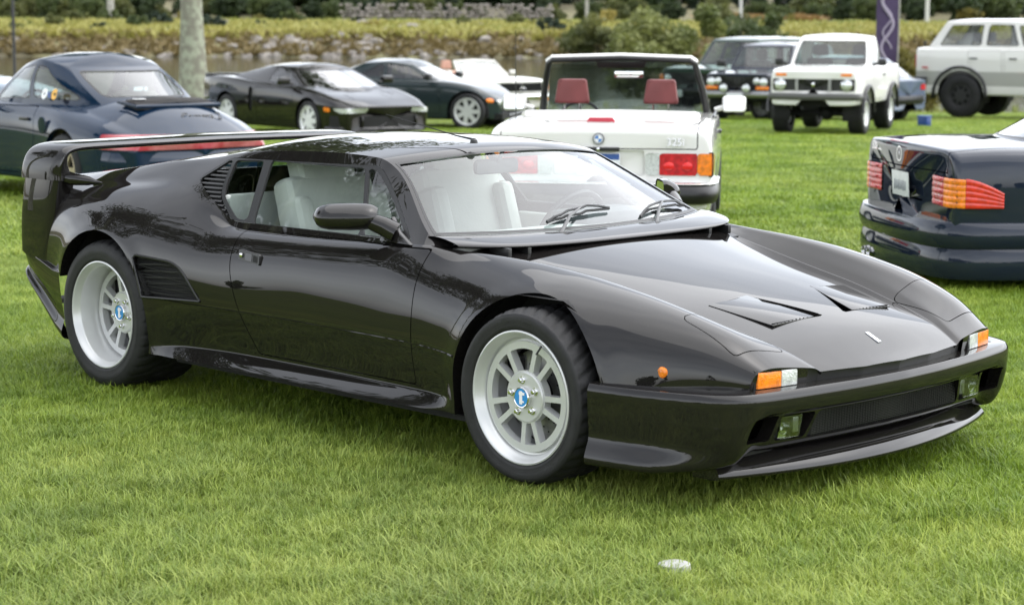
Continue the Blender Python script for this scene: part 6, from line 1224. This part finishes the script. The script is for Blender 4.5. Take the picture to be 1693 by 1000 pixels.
def plant(name, label, cat, loc, crown, trunk, cz, group=None, sc=1., rz=0., tn='trunk', cn='crown'):
    r = empty(name, label, cat, loc, rz, group); r.scale = (sc, sc, sc); link(tn, trunk, r); link(cn, crown, r, loc=(0, 0, cz)); return r
TREES = []
for k, (mt, rad, n, shp) in enumerate(((LEAF[0], (4.2, 4.2, 4.0), 5200, 'round'), (LEAF[1], (3.8, 3.8, 3.4), 4800, 'round'), (LEAF[3], (2.6, 2.6, 6.0), 5200, 'cone'), (LEAF[4], (3.4, 3.4, 3.0), 4600, 'round'), (LEAF[2], (2.6, 2.6, 2.4), 3200, 'round'))):
    cm, cl = crown_mesh('crown', n, rad, 42, .34, mt, 20+k, shp); cz = rad[2]*.86 if shp != 'cone' else 5.6; TREES.append((cm, trunk_mesh('trunk', cz*.9, .24, BARK, [c_*.8 for c_ in cl[:7]], k, cz, rad), cz))
def tree(kind, D, lat, sc, label, group, dz=0):
    cm, tm, cz = TREES[kind]; p = at(D, lat); return plant('tree', label, 'tree', (p[0], p[1], p[2]-.1+dz), cm, tm, cz, group, sc, random.random()*6.28)
px2lat = lambda px, D: (px-846.5)/3303.9*D
KN = ['dark broad-leaved tree in the wood beyond the pond', 'green broad-leaved tree in the wood beyond the pond', 'dark pointed conifer in the wood beyond the pond', 'olive green tree in the wood beyond the pond', 'yellowing autumn tree in the wood beyond the pond']
rnd = random.Random(5)
for i in range(40):
    px = -150+i*50+rnd.uniform(-22, 22); D = rnd.uniform(206, 240); kd = rnd.choice([0, 0, 2, 2, 1, 3, 0]) ; tree(kd, D, px2lat(px, D), rnd.uniform(.9, 1.45), KN[kd], 'trees in the wood beyond the pond', dz=-1.0)
for px, D, kd, sc in ((430, 198, 4, .32), (560, 200, 1, .5), (700, 200, 3, .62), (745, 202, 2, .45), (1190, 190, 3, .5), (1050, 205, 3, .55), (100, 200, 1, .6), (20, 198, 3, .5), (240, 204, 0, .6), (880, 205, 0, .7), (1300, 190, 4, .40), (1590, 200, 4, .6), (1440, 196, 1, .62), (1640, 205, 1, .7)): tree(kd, D, px2lat(px, D), sc, KN[kd], 'trees in the wood beyond the pond', dz=-.6)
for i in range(34):
    px = -60+i*54+rnd.uniform(-20, 20); D = rnd.uniform(196, 206); kd = rnd.choice([0, 1, 3, 0, 1]); 
    if 560 < px < 910: D = 206
    tree(kd, D, px2lat(px, D), rnd.uniform(.30, .52), KN[kd].replace('tree', 'young tree'), 'young trees along the edge of the wood', dz=-.3)
# trees round the lawn behind the camera (they show in the paintwork and glass)
for i in range(26):
    a = R(178+i*8.2+rnd.uniform(-3, 3)); rr = rnd.uniform(58, 80); kd = rnd.choice([0, 1, 2, 3]); q = (CAM_LOC[0]+rr*math.cos(a), CAM_LOC[1]+rr*math.sin(a)); cm, tm, cz = TREES[kd]
    if np.dot(np.array(q)-CAM_LOC[:2], FWD) > 10: continue
    plant('tree', 'tree at the edge of the lawn behind the camera', 'tree', (q[0], q[1], -.1), cm, tm, cz, 'trees behind the camera', rnd.uniform(.6, .95), rnd.random()*6)
# big tree on the near lawn with pale lichen bark; another out of frame on the left
cm, cl = crown_mesh('crown', 15000, (6.5, 6.5, 4.2), 60, .15, LEAF[1], 77)
tm = trunk_mesh('trunk', 8.6, .265, BARKP, [c_*.85 for c_ in cl[:16]], 3, 10.0, 6, bend=.12)
p = at(41, px2lat(322, 41)); plant('tree', 'big tree with pale lichen-covered trunk standing behind the blue coupe', 'tree', (p[0], p[1], p[2]-.05), cm, tm, 10.0)
cm2, cl2 = crown_mesh('crown', 14000, (4.6, 4.6, 2.6), 46, .12, LEAF[0], 78); tm2 = trunk_mesh('trunk', 6.6, .22, BARKP, [c_*.85 for c_ in cl2[:14]], 5, 8.2, 5, bend=.3)
plant('tree', 'tree with open crown left of the picture beside the black sports car', 'tree', (-17.5, -8.5, -.05), cm2, tm2, 8.2, None, 1.45)
# --- shrubs on the pond edge
for nm, lab, px, D, rad, mt, lf, nn in (('bush', 'large green willow bush on the pond edge beside the convertible windscreen', 1105, 62, (2.7, 2.0, 2.1), leaf_mat('leaf_willow', (.10, .13, .035), (.25, .27, .085)), .10, 13000), ('bush', 'yellow-green bush between the pickup and the white off-roader', 1515, 60, (1.0, .9, 1.25), LEAF[2], .09, 4200), ('bush', 'low green bush to the left of the willow bush', 985, 150, (4.0, 2.8, 1.7), LEAF[4], .2, 4000), ('bush', 'dark round bush on the far bank behind the willow', 1245, 120, (2.6, 2.2, 2.2), LEAF[1], .2, 3000)):
    cm, cl = crown_mesh('foliage', nn, rad, 34, lf, mt, int(px)); cz = rad[2]*.85; st = trunk_mesh('stems', cz*.8, .06, BARK, [c_*.7 for c_ in cl[:9]], int(px) % 7, cz, 1, bend=.1); p = at(D, px2lat(px, D)); z = max(p[2], -1.15); plant(nm, lab, 'bush', (p[0], p[1], z), cm, st, cz, None, 1, 0, 'stems', 'foliage')

LEAF5 = leaf_mat('leaf_gold', (.22, .19, .04), (.36, .30, .07))
SHR = [crown_mesh('foliage', 1500, (1.5, 1.3, 1.0), 16, .16, mt, 300+k) for k, mt in enumerate((LEAF[4], LEAF[1], LEAF5, LEAF[3]))]; SHN = ['olive', 'green', 'golden', 'dark']
SST = trunk_mesh('stems', .7, .05, BARK, [c_*.7 for c_ in SHR[0][1][:7]], 2, .8, 1, bend=.1)
for i in range(34):
    px = -40+i*33+rnd.uniform(-16, 16); D = rnd.uniform(163, 188); kd = rnd.choice([0, 0, 1, 2, 3]); p = at(D, px2lat(px, D)); plant('shrub', SHN[kd]+' shrub growing in the rough grass of the far bank', 'shrub', p, SHR[kd][0], SST, .75, 'shrubs on the far bank', rnd.uniform(.35, .95), rnd.random()*6, 'stems', 'foliage')
# --- far bank: boulders, coarse grass, dry stone wall
def rock_mesh(seed):
    g = random.Random(seed); m = MB(); m.ball((0, 0, 0), 1, sub=2)
    for v in m.bm.verts: n_ = .75+.5*g.random()*.6; v.co = Vector((v.co.x*n_, v.co.y*n_*.9, v.co.z*n_*.65)); 
    for _ in range(4):
        d = Vector((g.uniform(-1, 1), g.uniform(-1, 1), g.uniform(-.3, 1))).normalized(); 
        for v in m.bm.verts:
            k = v.co.dot(d)-.62
            if k > 0: v.co -= d*k*.9
    o = m.build('boulder', pm('boulder_stone', (.13, .115, .10), .9, tint2=(.31, .285, .25), scale=1.5, bump=.8, bscale=9), None, 25); me = o.data; bpy.data.objects.remove(o); return me
ROCKS = [rock_mesh(k) for k in range(7)]
def boulder(D, lat, s, lab, grp, z=None, dz=0):
    p = at(D, lat, z); o = link('boulder', rnd.choice(ROCKS), None, loc=(p[0], p[1], p[2]+dz)); o.scale = (s*rnd.uniform(.8, 1.3), s*rnd.uniform(.8, 1.3), s*rnd.uniform(.7, 1.1)); o.rotation_euler = (rnd.uniform(-.3, .3), rnd.uniform(-.3, .3), rnd.random()*6.28); o['label'] = lab; o['category'] = 'boulder'; o['group'] = grp
for i in range(230):
    D = rnd.uniform(155.5, 161.5); px = rnd.uniform(-40, 1060) if i % 3 else rnd.gauss(520, 130); boulder(D, px2lat(px, D), rnd.uniform(.22, .62)*(1.25 if 420 < px < 640 else .9), 'grey boulder in the stone bank along the far shore', 'boulders along the far shore', dz=-.05)
for px, D, s in ((370, 178, 1.1), (600, 178, 1.0), (675, 172, 1.15), (790, 176, .7), (560, 180, .5), (960, 180, .7), (1010, 182, .6), (1035, 181, .55), (330, 182, .6), (88, 182, .8), (20, 182, .7), (120, 178, .6), (205, 182, .6), (640, 166, .7), (655, 168, .5), (800, 160, .9)):
    boulder(D, px2lat(px, D), s, 'pale boulder lying in the rough grass of the far bank', 'pale boulders on the far bank', dz=.1)
def tufts(name, label, n, fn, h, w, mat, seed):
    g = np.random.default_rng(seed); V, F = [], []
    P = fn(g, n); a = g.random(n)*6.283; hh = h*(.5+g.random(n)); 
    for k in range(3):
        an = a+k*2.1; dx, dy = np.cos(an)*w*(.6+.8*g.random(n)), np.sin(an)*w*(.6+.8*g.random(n)); tip = np.stack([P[:, 0]+g.normal(size=n)*w*1.5, P[:, 1]+g.normal(size=n)*w*1.5, P[:, 2]+hh], 1)
        V.append(np.stack([P-np.stack([dx, dy, 0*dx], 1), P+np.stack([dx, dy, 0*dx], 1), tip], 1))
    V = np.concatenate(V).reshape(-1, 3); m_ = len(V)//3; me = bpy.data.meshes.new(name); me.vertices.add(len(V)); me.vertices.foreach_set('co', V.astype(np.float32).ravel()); me.loops.add(len(V)); me.loops.foreach_set('vertex_index', np.arange(len(V), dtype=np.int32)); me.polygons.add(m_); me.polygons.foreach_set('loop_start', np.arange(0, len(V), 3, dtype=np.int32)); me.update(calc_edges=True); me.materials.append(mat)
    link(name, me, None, kind='stuff', label=label, category='grass')
def bank_pts(D0, D1, p0, p1):
    def f(g, n): D = g.uniform(D0, D1, n); px = g.uniform(p0, p1, n); l = (px-846.5)/3303.9*D; x = CAM_LOC[0]+FWD[0]*D+RGT[0]*l; y = CAM_LOC[1]+FWD[1]*D+RGT[1]*l; return np.stack([x, y, ground_z(x, y)-.03], 1)
    return f
M_REED = leaf_mat('rough_bank_grass', (.25, .24, .05), (.42, .39, .11), .2); M_REED2 = leaf_mat('green_bank_grass', (.17, .21, .035), (.32, .34, .08), .2); M_BRN = leaf_mat('brown_bank_grass', (.16, .125, .05), (.27, .21, .09), .2)
tufts('bank_grass', 'yellow rough grass covering the far bank', 9000, bank_pts(160, 182, -120, 1750), .55, .28, M_REED, 1); tufts('bank_grass', 'greener rough grass along the top of the far bank', 6000, bank_pts(166, 190, -120, 1750), .45, .3, M_REED2, 2); tufts('bank_grass', 'brown dead grass at the foot of the far bank', 5000, bank_pts(156.5, 164, -120, 1750), .4, .25, M_BRN, 3)
tufts('shore_reeds', 'rough reeds along the near edge of the pond', 3500, bank_pts(58.5, 61.5, -200, 1900), .28, .05, M_REED2, 4)
tufts('hill_grass', 'orange dry grass on the slope behind the pond', 5000, bank_pts(190, 204, 1160, 1345), .6, .4, leaf_mat('orange_grass', (.22, .13, .04), (.33, .22, .08), .2), 6)
wl = empty('stone_wall', 'low grey dry stone wall beyond the far bank', 'wall', at(196, px2lat(740, 196)))
k = 0
for row in range(5):
    for i in range(46):
        if row > 2 and rnd.random() < .35: continue
        px = 565+i*7.6+(row % 2)*3.8+rnd.uniform(-1.5, 1.5); p = at(196+.12*row+rnd.uniform(-.4, .4), px2lat(px, 196), None); o = link('stone', rnd.choice(ROCKS), wl); o.location = (p[0]-wl.location.x, p[1]-wl.location.y, p[2]-wl.location.z+.18+row*.34); o.scale = (.30*rnd.uniform(.7, 1.2), .30*rnd.uniform(.7, 1.2), .26*rnd.uniform(.7, 1.2)); o.rotation_euler = (0, 0, rnd.random()*6)
# --- posts, signs, banner, small things
def post(lab, px, D, h, r, mat, cat='post', nm='post', z=None):
    p = at(D, px2lat(px, D)); m = MB(); m.tube([(0, 0, 0), (0, 0, h)], [r, r*.8], 10); e = empty(nm, lab, cat, p); m.build('pole', mat, e); return e
M_POLE = pm('weathered_pole', (.34, .33, .29), .8, var=.2, scale=3); M_DPOLE = pm('dark_pole', (.03, .03, .035), .5)
e = post('thin dark lamp post behind the blue coupe at the far left', 28, 52, 4.6, .045, M_DPOLE, 'lamp post', 'lamp_post'); m = MB(); m.lathe([(.05, 4.6), (.16, 4.68), (.18, 4.9), (.05, 5.0)], axis='z', n=16); m.build('lantern', M_DPOLE, e)
e = post('pale utility pole in the trees on the left', 188, 190, 8.5, .35, M_POLE, 'pole', 'utility_pole'); m = MB(); m.box((0, 0, 7.6), (1.8, .12, .14)); m.build('cross_arm', M_POLE, e)
e = post('pale wooden pole with small green street sign', 967, 188, 7.5, .17, M_POLE, 'pole', 'utility_pole'); m = MB(); m.box((.45, 0, 3.0), (.9, .03, .3), rot=Matrix.Rotation(YAW-math.pi/2, 3, 'Z')); m.build('street_sign', pm('sign_green', (.02, .22, .14), .4), e); m = MB(); m.box((0, 0, 6.6), (1.6, .1, .12)); m.build('cross_arm', M_POLE, e)
e = post('white pole standing in the grass left of the pickup', 1219, 150, 7.0, .14, pm('pale_pole', (.55, .55, .5), .7), 'pole', 'utility_pole'); m = MB(); m.box((0, 0, 6.2), (1.2, .1, .12)); m.build('cross_arm', M_POLE, e)
e = post('white pole behind the roof of the white off-roader', 1524, 188, 7.0, .20, pm('pale_pole', (.55, .55, .5), .7), 'pole', 'utility_pole'); m = MB(); m.box((0, 0, 6.2), (1.2, .1, .12)); m.build('cross_arm', M_POLE, e)
e = post('small white sign on a grey post above the pickup', 1413, 64, 2.75, .045, M_POLE, 'sign', 'sign'); m = MB(); m.box((0, -.03, 2.72), (.26, .02, .30), rot=Matrix.Rotation(YAW-math.pi/2, 3, 'Z'), bev=.01); m.build('sign_plate', pm('sign_white', (.72, .74, .70), .5), e)
p = at(47, px2lat(1478, 47)); e = empty('banner_flag', 'purple feather banner with pale swirling lettering behind the pickup', 'banner', p)
m = MB(); m.tube([(0, 0, 0), (0, 0, 3.4), (-.05*RGT[0], -.05*RGT[1], 3.9), (-.28*RGT[0], -.28*RGT[1], 4.2)], [.025, .02, .015, .008], 8); m.build('pole', M_POLE, e)
nb = 14; rows = np.array([[(-w*RGT[0]+.04*math.sin(z*2.2+w*5)*FWD[0], -w*RGT[1]+.04*math.sin(z*2.2+w*5)*FWD[1], z) for w in np.linspace(.02, .52, 8)] for z in np.linspace(1.2, 4.1, nb)]); Surf.grid(rows).obj('banner_cloth', pm('banner_purple', (.055, .035, .085), .7, var=.15, scale=3), e)
rows2 = lambda w, z: (-w*RGT[0]+(.04*math.sin(z*2.2+w*5)-.02)*FWD[0], -w*RGT[1]+(.04*math.sin(z*2.2+w*5)-.02)*FWD[1], z)
m = MB(); m.tube([rows2(.27+.13*math.sin(q*2.4), 1.35+q*.42) for q in np.linspace(0, 6, 50)], .035, 6); m.tube([rows2(.27-.10*math.cos(q*3.1), 1.6+q*.36) for q in np.linspace(0, 6, 50)], .022, 6); m.build('banner_lettering', pm('banner_print', (.33, .29, .36), .7), e)
p = at(38.5, px2lat(1525, 38.5)); e = empty('cool_box', 'small blue cool box on the grass between the pickup and the off-roader', 'cool box', p); m = MB(); m.box((0, 0, .10), (.22, .16, .18), bev=.02); m.build('box', pm('box_blue', (.01, .05, .22), .4), e); m = MB(); m.box((0, 0, .205), (.235, .175, .03), bev=.01); m.build('lid', pm('box_lid', (.02, .08, .30), .4), e)
m = MB(); m.lathe([(.001, .006), (.030, .005), (.046, .0), (.052, -.03)], axis='z', n=28, c=(1.03, -1.356, .020)); o = m.build('flat_stone', pm('pale_stone', (.38, .38, .37), .85, var=.12, scale=30, bump=.4), None); o['label'] = 'pale flat round stone lying in the foreground grass'; o['category'] = 'stone'
for (x, y) in ((1.6, -.6),): pass
